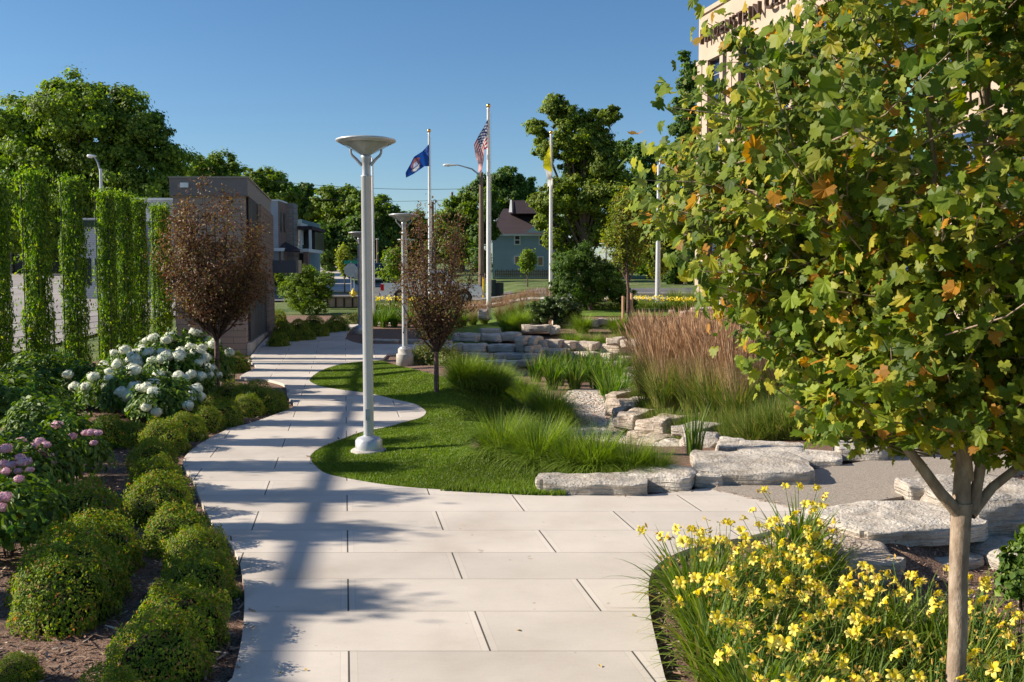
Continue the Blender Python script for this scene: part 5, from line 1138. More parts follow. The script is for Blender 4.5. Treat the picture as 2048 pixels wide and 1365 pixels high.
a, b = bx(560,604,501,507,-5.6,-5.3); MB().box(a,b).obj('porch_beam', M['whitetrim'], o)
for p0 in (561,578,598): a, b = bx(p0,p0+4,507,540,-5.6,-5.4); MB().box(a,b).obj('porch_post', M['canop2'], o)
# blue house on the right
D = 84; xl, xr = X_(985,D), X_(1128,D); zg = Z_(546,D); ze = Z_(468,D); o = empty('blue_clapboard_house','blue clapboard house with a steep dark roof and boarded windows','house', (xl,D,zg)); W_ = xr-xl; he = ze-zg; hr = Z_(405,D)-zg
MB().box((0,0,-.5),(W_,8,he)).obj('wall', M['blueh'], o)
b = MB(); zr1 = Z_(422,D)-zg; b.add([(-.3,-.35,he-.05),(W_+.3,-.35,he-.05),(W_-.6,4,zr1+.4),(.9,4,zr1+.4),(-.3,8.3,he-.05),(W_+.3,8.3,he-.05)], [(0,1,2,3),(4,3,2,5),(0,3,4),(1,5,2),(0,4,5,1)]); rf = b.obj('roof', M['roof_d'], o)
gx0 = X_(1021,D)-xl; gx1 = X_(1062,D)-xl; gz = Z_(398,D)-zg; b = MB(); b.add([(gx0,1.2,zr1-.2),(gx1+1.2,1.2,zr1-.2),(gx1,2.6,gz),(gx0+.15,2.6,gz),(gx0,6,zr1-.2),(gx1+1.2,6,zr1-.2)], [(0,1,2,3),(3,2,5,4),(0,3,4),(1,5,2),(0,4,5,1)]); link('upper_gable', b.me('upper_gable', M['roof_d']), rf)
MB().add([(gx0-.15,1.1,zr1-.1),(gx0+.13,1.1,zr1-.1),(gx0+.10,2.5,gz+.05),(gx0-.02,2.5,gz+.05)], [(0,1,2,3)]).obj('gable_trim', M['whitetrim'], o)
MB().box((-.3,-.40,he-.22),(W_+.3,-.36,he-.06)).obj('eaves', M['whitetrim'], o)
def win(px0, px1, py0, py1, mat, n='window'):
    a = (X_(px0,D)-xl, Z_(py1,D)-zg); b = (X_(px1,D)-xl, Z_(py0,D)-zg); f = MB().box((a[0],-.08,a[1]),(b[0],-.003,b[1])).obj(n, M['whitetrim'], o); link('pane', MB().box((a[0]+.1,-.10,a[1]+.1),(b[0]-.1,-.082,b[1]-.1)).me('pane', M[mat]), f)
    if mat == 'wind': link('sash_bar', MB().box((a[0]+.1,-.115,(a[1]+b[1])/2-.04),(b[0]-.1,-.102,(a[1]+b[1])/2+.04)).me('sash_bar', M['whitetrim']), f)
win(1028,1041,471,491,'wind'); win(1077,1089,471,491,'wind'); win(1028,1040,512,529,'wood_p'); win(1074,1087,513,533,'wood_p')
MB().add([(X_(1050,D)-xl,-1.0,he+.02),(X_(1098,D)-xl,-1.0,he+.02),(X_(1082,D)-xl,-.6,he+1.0)], [(0,1,2)]).obj('porch_gable', M['blueb'], o)
D = 83; o = empty('picket_fence','low weathered picket fence in front of the blue house','fence', (X_(990,D),D,h1(0,D))); k = MB()
for i in range(42): k.box((i*.16,0,.15),(i*.16+.09,.03,.75+.06*math.sin(i*2.3)))
k.obj('pickets', M['wood'], o); MB().box((0,.032,.35),(6.7,.06,.42)).obj('rail', M['wood'], o); MB().box((0,.032,.6),(6.7,.06,.66)).obj('rail', M['wood'], o)
D = 88; o, w, z = bbox('white_house','white house glimpsed behind the right flagpole','house', X_(1108,D), X_(1140,D), D, 94, Z_(510,D), 'whitetrim'); b = MB(); hz = Z_(510,D)-z; b.add([(-w-.2,-.2,hz),(w+.2,-.2,hz),(w+.2,6.2,hz),(-w-.2,6.2,hz),(-w-.2,3,hz+1.6),(w+.2,3,hz+1.6)], [(0,1,5,4),(2,3,4,5),(0,4,3),(1,2,5),(0,3,2,1)]); b.obj('roof', M['roof_d'], o); MB().box((-w+.3,-.05,.9),(-w+.9,-.003,2.2)).obj('window', M['wood_p'], o)
# cream office building on the right
M['cream'] = surf('cream_precast', (.41,.315,.24), (.46,.36,.275), scale=.7, rough=.85, bump=.004, bscale=30); M['groove'] = plain('brown_groove', (.14,.07,.05), .8); M['winc'] = glassmat('deep_blue_glazing', (.03,.06,.13), .05); M['teal'] = glassmat('teal_glazing', (.16,.34,.34), .08); M['letter'] = plain('bronze_letters', (.08,.045,.03), .5, .3)
def office():
    c = (X_(1392,55), 55.0); d = np.array([.257,-1.0]); Ld = np.linalg.norm(d); d = d/Ld; nr = np.array([-1,-.257])/Ld   # outward (towards the sun)
    z0 = .6; zt = Z_(46,55); o = empty('office_building','tall cream office building with narrow blue windows and bronze rooftop lettering','building', (c[0],c[1],z0)); Ht = zt-z0
    def q(s, off): return tuple(d*s*Ld+nr*off)
    def slab(b, s0, s1, o0, o1, a, z): b.prism([q(s0,o0),q(s1,o0),q(s1,o1),q(s0,o1)], a, z); return b
    L = 40.0; zb = Ht-2.45
    core = slab(MB(), -.0, L, -14, -.35, 0, Ht-.3); core.obj('core_wall', M['cream'], o)
    slab(MB(), -.05, 13.6, -.345, .0, zb, Ht-.02).obj('parapet', M['cream'], o); slab(MB(), -.12, 13.7, -.6, .12, Ht-.017, Ht+.22).obj('coping', M['cream'], o); slab(MB(), -.10, 13.65, -.34, .14, zb-.20, zb-.003).obj('ledge', M['cream'], o)
    s = 0.0; top = zb-.203
    while s < 13.0:
        slab(MB(), s, s+.52, -.345, .10, 0, top).obj('pier', M['cream'], o); slab(MB(), s+.523, s+.62, -.345, -.1, 0, top).obj('groove', M['groove'], o); slab(MB(), s+.623, s+1.25, -.345, .10, 0, top).obj('pier', M['cream'], o)
        slab(MB(), s+1.253, s+1.31, -.345, .0, 0, top).obj('groove', M['groove'], o)
        for a, b in ((s+1.313, s+2.55),(s+2.90, s+3.42)):
            for f in range(4):
                wz = 0.3+f*(top-.3)/4; wn = slab(MB(), a, b, -.345, -.24, wz+.85, wz+(top-.3)/4).obj('window', M['winc'], o); sp_ = slab(MB(), a, b, -.345, -.22, wz, wz+.847).me('spandrel', M['winc' if f else 'wind']); link('spandrel', sp_, wn)
                fr = MB(); slab(fr, a, b, -.238, -.20, wz+.85+ (top-.3)/8, wz+.90+(top-.3)/8); link('transom', fr.me('transom', M['galv2']), wn)
        slab(MB(), s+2.553, s+2.897, -.345, .06, 0, top).obj('slim_pier', M['cream'], o)
        s += 3.423
    s1 = s
    slab(MB(), s1, s1+.9, -.345, .12, 0, Ht-.03).obj('pier', M['cream'], o)
    # curtain wall bay
    a = s1+.903
    for i in range(4):
        for f in range(5):
            wz = .3+f*(Ht-.6)/5; wn = slab(MB(), a+i*1.15, a+i*1.15+1.12, -.345, -.2, wz, wz+(Ht-.6)/5-.003).obj('window', M['teal' if f in (2,4) else 'winc'], o)
            link('frame', slab(MB(), a+i*1.15, a+i*1.15+.06, -.197, -.12, wz, wz+(Ht-.6)/5-.003).me('frame', M['whitetrim']), wn)
    s2 = a+4.62
    slab(MB(), s2, L, -.345, .10, 0, Ht+.1).obj('wing_wall', M['cream'], o)
    for i in range(5):
        for f in range(4): slab(MB(), s2+.8+i*2.6, s2+2.2+i*2.6, .103, .13, 1.2+f*3.7, 3.2+f*3.7).obj('window', M['winc'], o)
    # lettering
    s = .75
    def word(txt, s, size, first):
        for i, ch in enumerate(txt):
            sz = size*(1.28 if i == 0 else 1)
            cu = bpy.data.curves.new('letter', 'FONT'); cu.body = ch; cu.size = sz*1.40; cu.extrude = .10; tmp = bpy.data.objects.new('letter', cu); C.objects.link(tmp)
            bpy.context.view_layer.update(); me = bpy.data.meshes.new_from_object(tmp.evaluated_get(bpy.context.evaluated_depsgraph_get())); bpy.data.objects.remove(tmp)
            w = max([v.co.x for v in me.vertices]+[.3]); me.materials.clear(); me.materials.append(M['letter'])
            lt = link('letter', me, o); p = q(s, .26); lt.location = (p[0], p[1], zb+.75); lt.rotation_euler = (R(90), 0, math.atan2(d[1], d[0])); s += w+.12
        return s
    s = word('HAUENSTEIN', s, .64, 1); s = word('CENTER', s+.35, .64, 1)
office()
o, w, z = bbox('garden_wall','dark low retaining wall at the foot of the cream building','wall', X_(1430,44), X_(1475,44), 44, 44.6, Z_(603,44), 'wood'); MB().box((-w-.1,-.1,Z_(603,44)-z+.002),(w+.1,.7,Z_(600,44)-z)).obj('cap', M['black'], o)
# unseen stand-in for an unidentified object, added to cast the path's long shadow
z = 6.6; k = z/math.tan(R(27.7)); o = empty('shadow_caster_beam','unseen stand-in beam, added left of the frame to cast the path shadow','beam', (0,0,0)); A = np.array([-1.2-k, 3.0, z]); B = np.array([-4.4-k, 29.0, z])
b = MB(); v = (B-A)/np.linalg.norm(B-A); sd = np.array([v[1],-v[0],0])*.085; b.add([A-sd,B-sd,B+sd,A+sd,A-sd+[0,0,.09],B-sd+[0,0,.09],B+sd+[0,0,.09],A+sd+[0,0,.09]], [(0,1,2,3),(7,6,5,4),(0,4,5,1),(1,5,6,2),(2,6,7,3),(3,7,4,0)]); b.obj('beam', M['galv2'], o)
for p in (A+v*.2, B-v*.2): MB().tube([(p[0],p[1],-.1),(p[0],p[1],p[2])], .08, 10).obj('post', M['galv2'], o)  # supports added for the unseen stand-in beam

# ---------------------------------------------------------- trees
def rprof(z, Z, Rr): return np.interp(z, Z, Rr)
def skel(rng, H_, r0, fork, Z, Rr, nl, nsub, up, leader=True, wob=.04):
    """returns tubes [(pts, radii)], twig sample points, (leader wobble)"""
    tubes = []; S = []
    top = H_*.97; n = 10; lead = [np.array([rng.normal(0, wob)*k/4 if k > 3 else 0, rng.normal(0, wob)*k/4 if k > 3 else 0, top*k/n]) for k in range(n+1)]
    if leader: tubes.append((lead, [r0*(1-.93*(k/n)**.9)*(1.18 if k == 0 else 1) for k in range(n+1)]))
    else: kk = [p for p in lead if p[2] <= fork*1.02+.001] or lead[:2]; kk = [np.zeros(3), np.array([0,0,fork])]; tubes.append((kk, [r0*1.12, r0*.92]))
    for i in range(nl):
        f = (i+.5)/nl; z0 = fork + (.80*H_-fork)*f**1.1 if leader else fork*rng.uniform(.92,1.0); az = i*2.399 + rng.normal(0,.25)
        z1 = z0 + up*(H_-z0)*rng.uniform(.45,.85) if leader else fork + (H_-fork)*rng.uniform(.35,.98)
        rr = rprof(z1, Z, Rr)*rng.uniform(.72,.98); ri = r0*(1-.8*f)*.5 if leader else r0*rng.uniform(.35,.55)
        c = np.array([np.interp(z0, [p[2] for p in lead], [p[0] for p in lead]), np.interp(z0, [p[2] for p in lead], [p[1] for p in lead]), z0]) if leader else np.array([0,0,z0])
        e = np.array([math.cos(az)*rr, math.sin(az)*rr, z1]); m = c*.5+e*.5 + np.array([math.cos(az),math.sin(az),0])*rr*(.12 if leader else .18) - np.array([0,0,.06*(z1-z0)])
        P = [((1-t)**2)*c+2*t*(1-t)*m+t*t*e + rng.normal(0,.02*rr,3)*(0<t<1) for t in np.linspace(0,1,6)]; tubes.append((P, [max(ri*(1-.85*t), .004) for t in np.linspace(0,1,6)]))
        for t in np.linspace(.35,1,8): k = t*5; a = int(min(k,4)); S.append(P[a]+(P[a+1]-P[a])*(k-a))
        for j in range(nsub):
            t = rng.uniform(.2,1); k = t*5; a = int(min(k,4)); b0 = P[a]+(P[a+1]-P[a])*(k-a); Ls = rr*rng.uniform(.25,.55); dv = rand_unit(1, rng)[0]; dv[2] = abs(dv[2])*.6+.15*up; dv /= np.linalg.norm(dv); e2 = b0+dv*Ls
            rmax = rprof(e2[2], Z, Rr); rh = math.hypot(e2[0], e2[1])
            if rh > rmax: e2[:2] *= rmax/rh
            tubes.append(([b0, (b0+e2)/2+rng.normal(0,.03*Ls,3), e2], [max(ri*.25,.004), max(ri*.16,.003), .002]))
            for t in np.linspace(.2,1,6): S.append(b0+(e2-b0)*t)
    return tubes, np.array(S)
def skel_tree(name, label, cat, x, y, H_, r0, fork, Z, Rr, nl, nsub, up, leaf, nleaf, lsize, bark, seed, T=T_DIA, F=F_DIA, jit=.12, leader=True, group=None, z=None, extra=None, kt=7, droop=None, twigmat='twig'):
    rng = np.random.default_rng(seed); tubes, S = skel(rng, H_, r0, fork, Z, Rr, nl, nsub, up, leader)
    o = empty(name, label, cat, (x,y,(h1(x,y) if z is None else z)-.03), 0, group)
    b = MB(); b.tube(tubes[0][0], tubes[0][1], 14); b.obj('trunk', M[bark], o)
    br = MB()
    for P, r in tubes[1:]: br.tube(P, r, kt if r[0] > .02 else 4, cap=False)
    br.obj('branches', M[bark if r0 > .06 else twigmat], o)
    P = S[rng.integers(0, len(S), nleaf)] + rng.normal(0, jit, (nleaf,3)); d = P.copy(); d[:,2] = 0; d /= np.linalg.norm(d, axis=1, keepdims=True)+.01; nr = d*.6+np.array([0,0,.7])
    k = P[:,2] > fork*.75; P, nr = P[k], nr[k]
    V, Fa = cards(P, nr, rng.uniform(*lsize, len(P)), T, F, rng, .8, droop=droop)
    link('crown', mesh('crown', V, [Fa], M[leaf]), o); return o, S, rng
for i, (px_, py_, lb) in enumerate([(1200,1334,'lowest on the pale slab near the bottom'),(1038,1262,'left of the middle of the near path'),(612,1342,'in the shadow band at the bottom'),(1268,1232,'near the daylilies'),(925,1052,'in the open paving right of the lamp'),(560,1348,'smallest, at the bottom left of the path')]):
    p = G(px_, py_, .03); V, F = cards(np.array([[0,0,.006]]), np.array([[0,0,1.]]), .035-.003*i, T_PAL if i % 2 else T_LEAF6, F_PAL if i % 2 else F_LEAF6, np.random.default_rng(i), .3); V[:,2] = np.abs(V[:,2])
    tag(link('fallen_leaf', mesh('fallen_leaf', V, [F], M['bud']), loc=(p[0],p[1],.033)), 'brown fallen leaf on the concrete path, ' + lb, 'leaf', 'fallen leaves on the path')
# front sycamore
def sycamore():
    x, y = 2.615, 5.6; z = h1(x,y)-.03; rng = np.random.default_rng(77); o = empty('sycamore_tree','young sycamore with large lobed leaves in the right foreground','tree', (x,y,z))
    Z = np.array([1.3,1.50,1.7,2.0,2.3,2.6,3.0,3.4,3.8,4.2,4.8,5.4])-z; Rr = [.5,.9,1.2,1.38,1.48,1.76,2.1,2.12,1.72,1.36,.95,.3]
    fz = at(1935,1012,5.6)[2]-z; tr = MB(); tr.tube([(0,0,-.1),(-.004,0,.4),(.004,0,.8),(-.006,0,1.1),(0,0,fz-.12),(.0,0,fz+.02)], [.060,.055,.052,.052,.056,.062], 20); tr.tube([(0,0,fz-.08),(.005,.01,fz+.16),(.03,.02,fz+.5),(.02,.03,fz+1.2),(.06,.0,fz+2.2),(.02,.02,fz+3.4),(.0,0,4.9)], [.058,.046,.042,.036,.026,.015,.006], 12)
    def px(u, v, dy=0): q = at(u, v, 5.6+dy); return np.array([q[0]-x, dy, q[2]-z])
    big = [([px(1928,1040),px(1880,985,-.05),px(1840,930,-.08),px(1800,880,-.12),px(1750,820,-.15),px(1650,740,-.2)],[.040,.033,.030,.024,.018,.008]), ([px(1940,1030),px(1985,975,.05),px(2048,925,.1),px(2130,850,.15),px(2230,740,.2)],[.036,.028,.024,.018,.008]),
      ([px(1945,1020),px(1960,940,.02),px(1975,800,.06),px(2010,620,.1),px(2040,420,.12),px(2080,180,.1)],[.036,.030,.027,.022,.016,.008]), ([px(1938,960),px(1920,800,-.1),px(1860,700,-.2),px(1810,620,-.3),px(1700,480,-.4),px(1580,380,-.45)],[.030,.027,.024,.018,.012,.006]),
      ([px(1936,900),px(1900,640,.2),px(1860,500,.3),px(1870,330,.35),px(1840,120,.4)],[.028,.024,.019,.014,.007]), ([px(1940,780),px(1985,560,-.1),px(1990,380,-.15),px(1975,200,-.2),px(1990,0,-.2)],[.024,.020,.016,.012,.006]), ([px(1925,820),px(1800,700,.25),px(1650,560,.4),px(1480,430,.5)],[.022,.018,.012,.005]), ([px(1930,700),px(1780,520,-.5),px(1600,330,-.7)],[.02,.015,.006])]
    S = []; br = MB()
    for P, r in big:
        P = [np.array(p) for p in P]; br.tube(P, r, 10, cap=False)
        for a, b in zip(P[1:-1], P[2:]): 
            for t in (0,.3,.6,1.): S.append(a+(b-a)*t)
    nodes = [p for p in S]; tw = []
    for i in range(700):
        if i < 60: b0 = nodes[int(rng.integers(len(nodes)))]
        else: zz = rng.uniform(1.15, 4.6); b0 = np.array([rng.normal(0,.12), rng.normal(0,.12), zz]) if rng.uniform() < .35 else nodes[int(rng.integers(len(nodes)))]
        az = rng.uniform(0, 6.28); zt = b0[2]+rng.uniform(-.15,.8); rm = float(np.interp(zt, Z, Rr))*(.93+.10*math.sin(az*3+zt*4))
        if zt < 1.45-z: continue
        q = rng.uniform(.35,1.0)**.55*rm
        if zt < 1.62 - z and q < .5: continue
        e = np.array([math.cos(az)*q, math.sin(az)*q, zt]); dd = e-b0; L = np.linalg.norm(dd); 
        if L > .8: b0 = e-dd/L*.8
        if b0[2] < 1.5-z and q < .6: continue
        if 555+1950*(2.5-z-e[2])/(5.6+e[1]) > (880 if e[0] < 0 else 925) or 555+1950*(2.5-z-b0[2])/(5.6+b0[1]) > 925: continue
        m = (b0+e)/2+np.array([0,0,-.06*min(L,1)]); br.tube([b0,m,e], [.006,.0045,.0025], 4, cap=False)
        for t in np.linspace(.25,1.06,9): tw.append(b0*(1-t)**2+2*t*(1-t)*m+t*t*e)
    tr.obj('trunk', M['bark_s'], o); br.obj('branches', M['bark_s'], o)
    tw = np.array(tw); n = 24000; P = tw[rng.integers(0,len(tw),n)]+rng.normal(0,.075,(n,3)); rm = np.interp(P[:,2], Z, Rr)*1.06; vp = 555+1950*(2.5-z-P[:,2])/(5.6+P[:,1]); k = (np.hypot(P[:,0],P[:,1]) < rm) & (P[:,2] > 1.30-z) & (vp < np.where(P[:,0] < -.02, 895, 940)+rng.normal(0,10,n)); P = P[k]
    dr = P.copy(); dr[:,2] = 0; dr /= np.linalg.norm(dr,axis=1,keepdims=True)+.01; nr = dr*.5+np.array([-.15,-.15,.6]); h_ = len(P)//4*3
    V1, F1 = cards(P[:h_], nr[:h_], rng.uniform(.034,.09,h_), T_PAL, F_PAL, rng, .75, droop=.5); V2, F2 = cards(P[h_:], nr[h_:], rng.uniform(.05,.11,len(P)-h_), T_PAL2, F_PAL2, rng, .9, droop=.4)
    q3 = P[::6]; V3, F3 = cards(q3+rng.normal(0,.05,q3.shape), nr[::6], rng.uniform(.035,.08,len(q3)), T_PAL3, F_PAL3, rng, .9, droop=.6)
    V, Fs = join([(V1,F1),(V2,F2),(V3,F3)]); link('crown', mesh('crown', V, Fs, M['syc']), o)
    n = 330; c = tw[rng.integers(0,len(tw),n)]+rng.normal(0,.06,(n,3)); q = (c[:,None]+rng.normal(0,.022,(n,5,3))).reshape(-1,3); V, Fa = cards(q, rand_unit(len(q), rng), rng.uniform(.02,.045,len(q)), T_LEAF6, F_LEAF6, rng, .9); link('young_leaves', mesh('young_leaves', V, [Fa], M['fuzz']), o)
sycamore()
# purple crabapples
p = GH(430, 775); D0 = 19.6; skel_tree('crabapple_tree','larger purple-brown leaved crabapple among the white hydrangeas, in front of the tan building','tree', X_(432,D0), D0, 4.6, .05, 1.3, [1.1,1.5,2.2,3.0,3.7,4.3,4.7], [.3,.7,1.1,1.2,1.05,.7,.3], 32, 18, 1.0, 'crab', 19500, (.04,.085), 'bark_r', 5, jit=.085, leader=False)
p = GH(873, 786); skel_tree('crabapple_tree','smaller purple-brown leaved crabapple standing on the lawn','tree', p[0], p[1], at(873,392,p[1])[2]-h1(*p), .05, .9, [.8,1.2,2.0,2.8,3.4,4.1], [.3,.64,.88,.9,.78,.35], 28, 16, 1.0, 'crab', 9800, (.035,.075), 'bark_r', 6, jit=.075, leader=False)
# staked young maple
D0 = 38.5; x0_ = X_(1256,D0); skel_tree('young_maple','young yellow-green maple held by two stakes on the terrace','tree', x0_, D0, at(1256,362,D0)[2]-h1(x0_,D0), .075, 1.9, [1.6,2.2,3.0,4.0,4.8,5.6,6.2], [.4,.85,1.02,.98,.78,.45,.15], 30, 16, .9, 'maple', 9500, (.09,.15), 'bark_r', 8, jit=.12, leader=True)
for i, (px_, top) in enumerate([(1246,592),(1263,587)]):
    z = h1(X_(px_,D0-.35), D0-.35); o = empty('tree_stake', ['left timber stake of the young maple','right timber stake of the young maple'][i], 'stake', (X_(px_,D0-.35), D0-.35, z)); MB().tube([(0,0,-.05),(0,0,Z_(top,D0)-z)], .055, 8, sm=False).obj('post', M['stake'], o); MB().tube([(0,0,.75),((x0_-X_(px_,D0-.35)),.35,.78)], .012, 5).obj('tie', M['black'], o)
o = empty('watering_bag','dark green watering bag round the foot of the young maple','watering bag', (x0_-.02, D0-.12, h1(x0_,D0)), 0); M['bag'] = surf('green_tarpaulin', (.012,.07,.045), (.02,.11,.07), scale=6, rough=.5, bump=.03); MB().lathe([(0,0),(.24,0),(.27,.12),(.22,.34),(.12,.5),(.08,.52)], k=18).obj('bag', M['bag'], o); MB().lathe([(.085,.5),(.11,.505),(.09,.53)], k=12).obj('collar', M['black'], o)
# other young street trees
for (nm_, lb, cx, D0, yt, rr, mat, nl, seed) in [('young_street_tree','slender yellow-green young tree in front of the dark far grove',690,64,484,.75,'tulip',2600,21),('young_street_tree','small green young tree in front of the blue house',1055,66,496,.85,'tree_d',2600,22),('young_street_tree','loose green young tree behind the second lamp head',790,54,488,.95,'tree_d',3400,23),('young_street_tree','small young tree behind the left corner of the blue porch house bed',555,62,540,.6,'tree_d',1500,24),('young_street_tree','thin young tree right of the staked maple by the grey pole',1310,52,480,.9,'maple',2600,25)]:
    x = X_(cx,D0); Hh = at(cx,yt,D0)[2]-h1(x,D0); skel_tree(nm_, lb, 'tree', x, D0, Hh, .05, Hh*.28, [Hh*.25,Hh*.4,Hh*.6,Hh*.85,Hh], [rr*.5,rr,rr*.85,rr*.45,.08], 16, 10, .8, mat, nl, (.13,.22), 'bark', seed, jit=.14)
# blob-built large trees
def big_tree(name, label, D, lobes, base, n, ls, mat, seed, tr=.35, cat='tree', dj=.45, flat=.75, core=True, group=None, bark='bark', T=T_WID):
    rng = np.random.default_rng(seed); bx_ = X_(base,D); z0 = h1(bx_,D)-.1; o = empty(name, label, cat, (bx_,D,z0), 0, group); tot = sum(l[2]**2 for l in lobes); Ps = []; Ns = []; tw = MB(); cores = []
    for (u, v, r) in lobes:
        rm = r/FPX*D; dy = rng.uniform(-1,1)*dj*rm*1.6; c = np.array(at(u, v, D+dy)) - [bx_,D,z0]; m = int(2.7*n*r*r/tot); ns = 60; sd = rand_unit(ns, rng); sc = c + sd*rm*(rng.uniform(.02,1.0,ns)**.5*1.02)[:,None]*[1,1,flat+.15]
        sr = rm*rng.uniform(.06,.17,ns); pk = rng.integers(0,ns,m); d = rand_unit(m, rng); q = sc[pk] + rng.normal(0,1,(m,3))*sr[pk][:,None]*[1,1,flat*.9]; d = (q-c)/rm + .5*(q-sc[pk])/sr[pk][:,None]
        Ps.append(q); Ns.append(d+np.array([0,0,.45])); tw.tube([np.array([0,0,max(c[2]*.28,.5)]), c*np.array([.45,.45,.6]), c], [tr*.45, tr*.22, tr*.05], 6, cap=False)
        cores.append((c, rm))
    tw.tube([(0,0,-.2),(0,0,max(min(c[2] for c,_ in cores)*.5,1.0)),(0,0,max(c[2] for c,_ in cores)*.7)], [tr*1.15,tr*.85,tr*.35], 12); tw.obj('trunk', M[bark], o)
    P = np.concatenate(Ps); Nn = np.concatenate(Ns); V, F = cards(P, Nn, rng.uniform(ls*.34,ls*.80,len(P)), T, F_DIA, rng, .75); link('crown', mesh('crown', V, [F], M[mat]), o); return o
big_tree('broad_tree','huge dark green tree rising behind the vine columns at the far left', 92, [(60,250,72),(150,225,76),(235,235,70),(290,270,66),(320,330,64),(20,310,62),(100,320,80),(200,320,86),(270,370,70),(40,390,70),(140,400,80),(230,420,70),(330,400,52),(180,190,42),(120,195,40),(355,340,26),(15,245,30),(10,460,60),(110,470,60)], 190, 62000, .52, 'tree_a', 31, .55)
big_tree('far_tree','rounded green tree directly behind the flat roof of the tan building', 118, [(400,345,38),(440,335,36),(470,350,32),(420,380,45),(380,380,34),(460,390,40)], 425, 12000, .50, 'tree_d', 32, .3)
big_tree('far_tree','tree with rusty tips right of the tan building roof', 112, [(520,365,34),(550,372,32),(575,392,28),(530,400,36),(560,420,36),(500,380,28)], 540, 11000, .50, 'tree_a', 33, .3)
big_tree('far_tree','darker tree above the grey stone house', 122, [(612,385,22),(600,410,26),(618,420,26),(605,440,30)], 610, 7000, .5, 'tree_c', 34, .25)
big_tree('far_tree','bright green tree in the middle of the far grove', 118, [(655,395,26),(690,395,28),(670,425,38),(715,410,34),(640,430,32),(700,445,40)], 680, 13000, .5, 'tree_d', 35, .3)
big_tree('far_tree','dark tree filling the shade below the far grove', 104, [(640,475,34),(680,480,38),(725,470,40),(660,512,30),(705,505,34),(745,500,34)], 690, 14000, .5, 'tree_c', 36, .3)
big_tree('far_tree','green tree behind the nearest lamp pole', 112, [(755,415,30),(780,440,34),(745,440,34),(790,470,36),(765,480,40),(735,425,26)], 765, 12000, .5, 'tree_a', 37, .3)
big_tree('far_tree','low tree behind the second lamp head', 116, [(830,450,30),(850,480,38),(820,490,36),(875,465,30),(840,515,34)], 845, 10000, .5, 'tree_a', 38, .3)
big_tree('far_tree','mid green tree left of the wooden pole', 108, [(915,420,32),(940,400,30),(900,455,38),(940,445,40),(930,490,44),(890,500,36)], 925, 12000, .5, 'tree_a', 39, .3)
big_tree('spruce_like_tree','dark drooping tree against the left wall of the blue house', 80, [(978,390,20),(978,420,22),(974,450,22),(984,465,16),(960,470,24),(958,520,26)], 975, 10000, .36, 'tree_c', 40, .25)
big_tree('far_tree','dark rounded tree behind the roof of the blue house', 105, [(970,375,32),(1010,362,34),(1045,375,28),(1000,400,40),(1040,405,32),(1065,400,20)], 1010, 13000, .45, 'tree_c', 41, .3)
big_tree('walnut_tree','tall open-crowned walnut tree right of the right flagpole', 78, [(1110,215,28),(1075,262,26),(1130,235,34),(1160,250,34),(1205,240,26),(1225,228,18),(1140,285,40),(1190,290,38),(1095,300,30),(1165,330,46),(1215,330,44),(1116,395,40),(1165,400,56),(1225,390,50),(1092,440,26),(1150,455,50),(1210,460,50),(1078,405,20),(1108,478,22),(1135,505,32)], 1168, 46000, .36, 'tree_b', 42, .42)
big_tree('dark_tree','dark tree behind the staked maple, right of the walnut', 84, [(1255,300,26),(1290,320,34),(1280,370,44),(1320,380,44),(1250,440,40),(1300,450,50),(1345,430,44),(1330,500,46),(1270,510,44),(1370,500,40),(1380,400,44)], 1300, 26000, .4, 'tree_c', 43, .4)
big_tree('dark_tree','wispy dark tree rising beside the top left corner of the cream building', 74, [(1368,112,14),(1385,140,22),(1372,165,22),(1390,190,26),(1366,210,22),(1385,235,30),(1362,262,26),(1392,285,34),(1365,315,34),(1400,345,36),(1350,350,30)], 1375, 12000, .3, 'tree_c', 44, .3)
big_tree('wooded_bank_tree','leafy tree low down left of the cream building base', 72, [(1340,545,26),(1375,548,24),(1365,520,26),(1325,520,22)], 1360, 7000, .3, 'tree_c', 45, .2)
big_tree('far_tree','green tree at the end of the left road', 130, [(10,480,40),(50,490,34),(95,495,34),(-40,470,50)], 30, 9000, .5, 'tree_c', 46, .3)
big_tree('large_shrub','rounded multi-stem green tree beyond the tan building', 48, [(585,580,30),(615,565,34),(645,580,24),(600,600,30),(630,602,30),(650,560,20),(610,545,20)], 605, 9000, .13, 'tree_d', 47, .10, 'shrub')
big_tree('large_shrub','big dark shrub left of the staked maple', 45, [(1130,535,34),(1165,520,34),(1195,545,34),(1145,570,34),(1190,580,34),(1225,570,32),(1245,590,26),(1165,600,26),(1120,575,22),(1260,605,18),(1225,540,26)], 1180, 16000, .14, 'tree_c', 48, .12, 'shrub')
big_tree('viburnum_shrub','broad glossy variegated shrub left of the far lawn', 40.5, [(1070,620,20),(1095,612,22),(1125,612,22),(1150,622,18),(1085,636,20),(1120,635,20),(1148,634,16),(1062,634,16)], 1110, 9000, .11, 'shrub', 49, .05, 'shrub')
for i, (cx, cy, D0, rr) in enumerate([(780,628,44,14),(805,632,43,14),(830,625,45,12)]): big_tree('green_shrub', ['low green shrub right of the nearest lamp pole','low dark shrub beside the second lamp pole','low shrub right of the second lamp pole'][i], D0, [(cx,cy,rr),(cx+8,cy+4,rr*.8),(cx-8,cy+4,rr*.8)], cx, 1800, .12, 'shrub', 60+i, .04, 'shrub')
big_tree('broadleaf_shrub','leafy green shrub at the right frame edge behind the daylilies', 6.7, [(2060,1090,40),(2045,1130,45),(2085,1060,40),(2030,1165,38),(2075,1160,50)], 2062, 1300, .085, 'hyd', 70, .012, 'shrub')
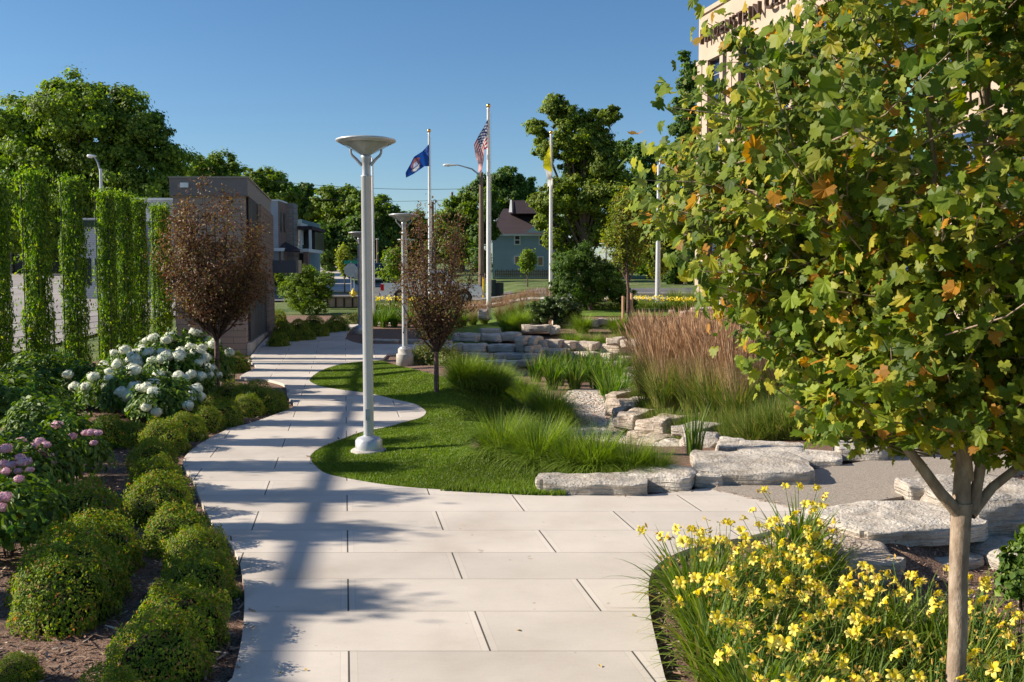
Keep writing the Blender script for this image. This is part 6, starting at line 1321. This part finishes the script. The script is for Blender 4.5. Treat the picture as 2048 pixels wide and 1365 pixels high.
for i, (cx, D0, w_) in enumerate([(1385,47,26),(1415,46,28),(1350,48,24),(1440,45.5,24)]): plant('green_grass_clump', f'dark green grass clump, {ORD[i]} at the foot of the cream building', 'ornamental grass', GL[i%2], X_(cx,D0), D0, 1.2, 'dark grass clumps at the foot of the cream building')
# small brick kerb seat / litter
# ---------------------------------------------------------- light, sky, camera
EL, AZ = 27.7, 0.0
sun = bpy.data.lights.new('sun', 'SUN'); sun.energy = 4.8; sun.angle = R(.53); sun.color = (1, .90, .76)
so = bpy.data.objects.new('sun', sun); C.objects.link(so)
sd = Vector((-1*math.cos(R(EL)), .03*math.cos(R(EL)), math.sin(R(EL)))).normalized()      # towards the sun
so.rotation_euler = sd.to_track_quat('Z', 'Y').to_euler(); so.location = (-20, 0, 20)
w = bpy.data.worlds.new('World'); SC.world = w; w.use_nodes = True; nt = w.node_tree
sk = nt.nodes.new('ShaderNodeTexSky'); sk.sky_type = 'NISHITA'; sk.sun_disc = False; sk.sun_elevation = R(EL); sk.sun_rotation = math.atan2(sd.x, sd.y); sk.altitude = 200; sk.air_density = 1.0; sk.dust_density = .35; sk.ozone_density = 4.0
bg = nt.nodes['Background']; hs = nt.nodes.new('ShaderNodeHueSaturation'); hs.inputs['Saturation'].default_value = 1.14; nt.links.new(sk.outputs[0], hs.inputs['Color']); nt.links.new(hs.outputs[0], bg.inputs[0]); bg.inputs[1].default_value = .071
cd = bpy.data.cameras.new('camera'); cam = bpy.data.objects.new('camera', cd); C.objects.link(cam); cd.sensor_width = 36; cd.lens = FPX/2048*36; cd.clip_end = 4000; cd.clip_start = .05
cam.location = (0,0,CAMH); cam.rotation_euler = (R(90)-PIT, 0, 0); SC.camera = cam
SC.view_settings.view_transform = 'Standard'; SC.view_settings.look = 'None'; SC.view_settings.exposure = .85; SC.view_settings.gamma = 1
SC.render.resolution_x = 1024; SC.render.resolution_y = 682
try: SC.cycles.use_denoising = True; SC.cycles.max_bounces = 6; SC.cycles.transparent_max_bounces = 12; SC.cycles.diffuse_bounces = 3
except Exception: pass
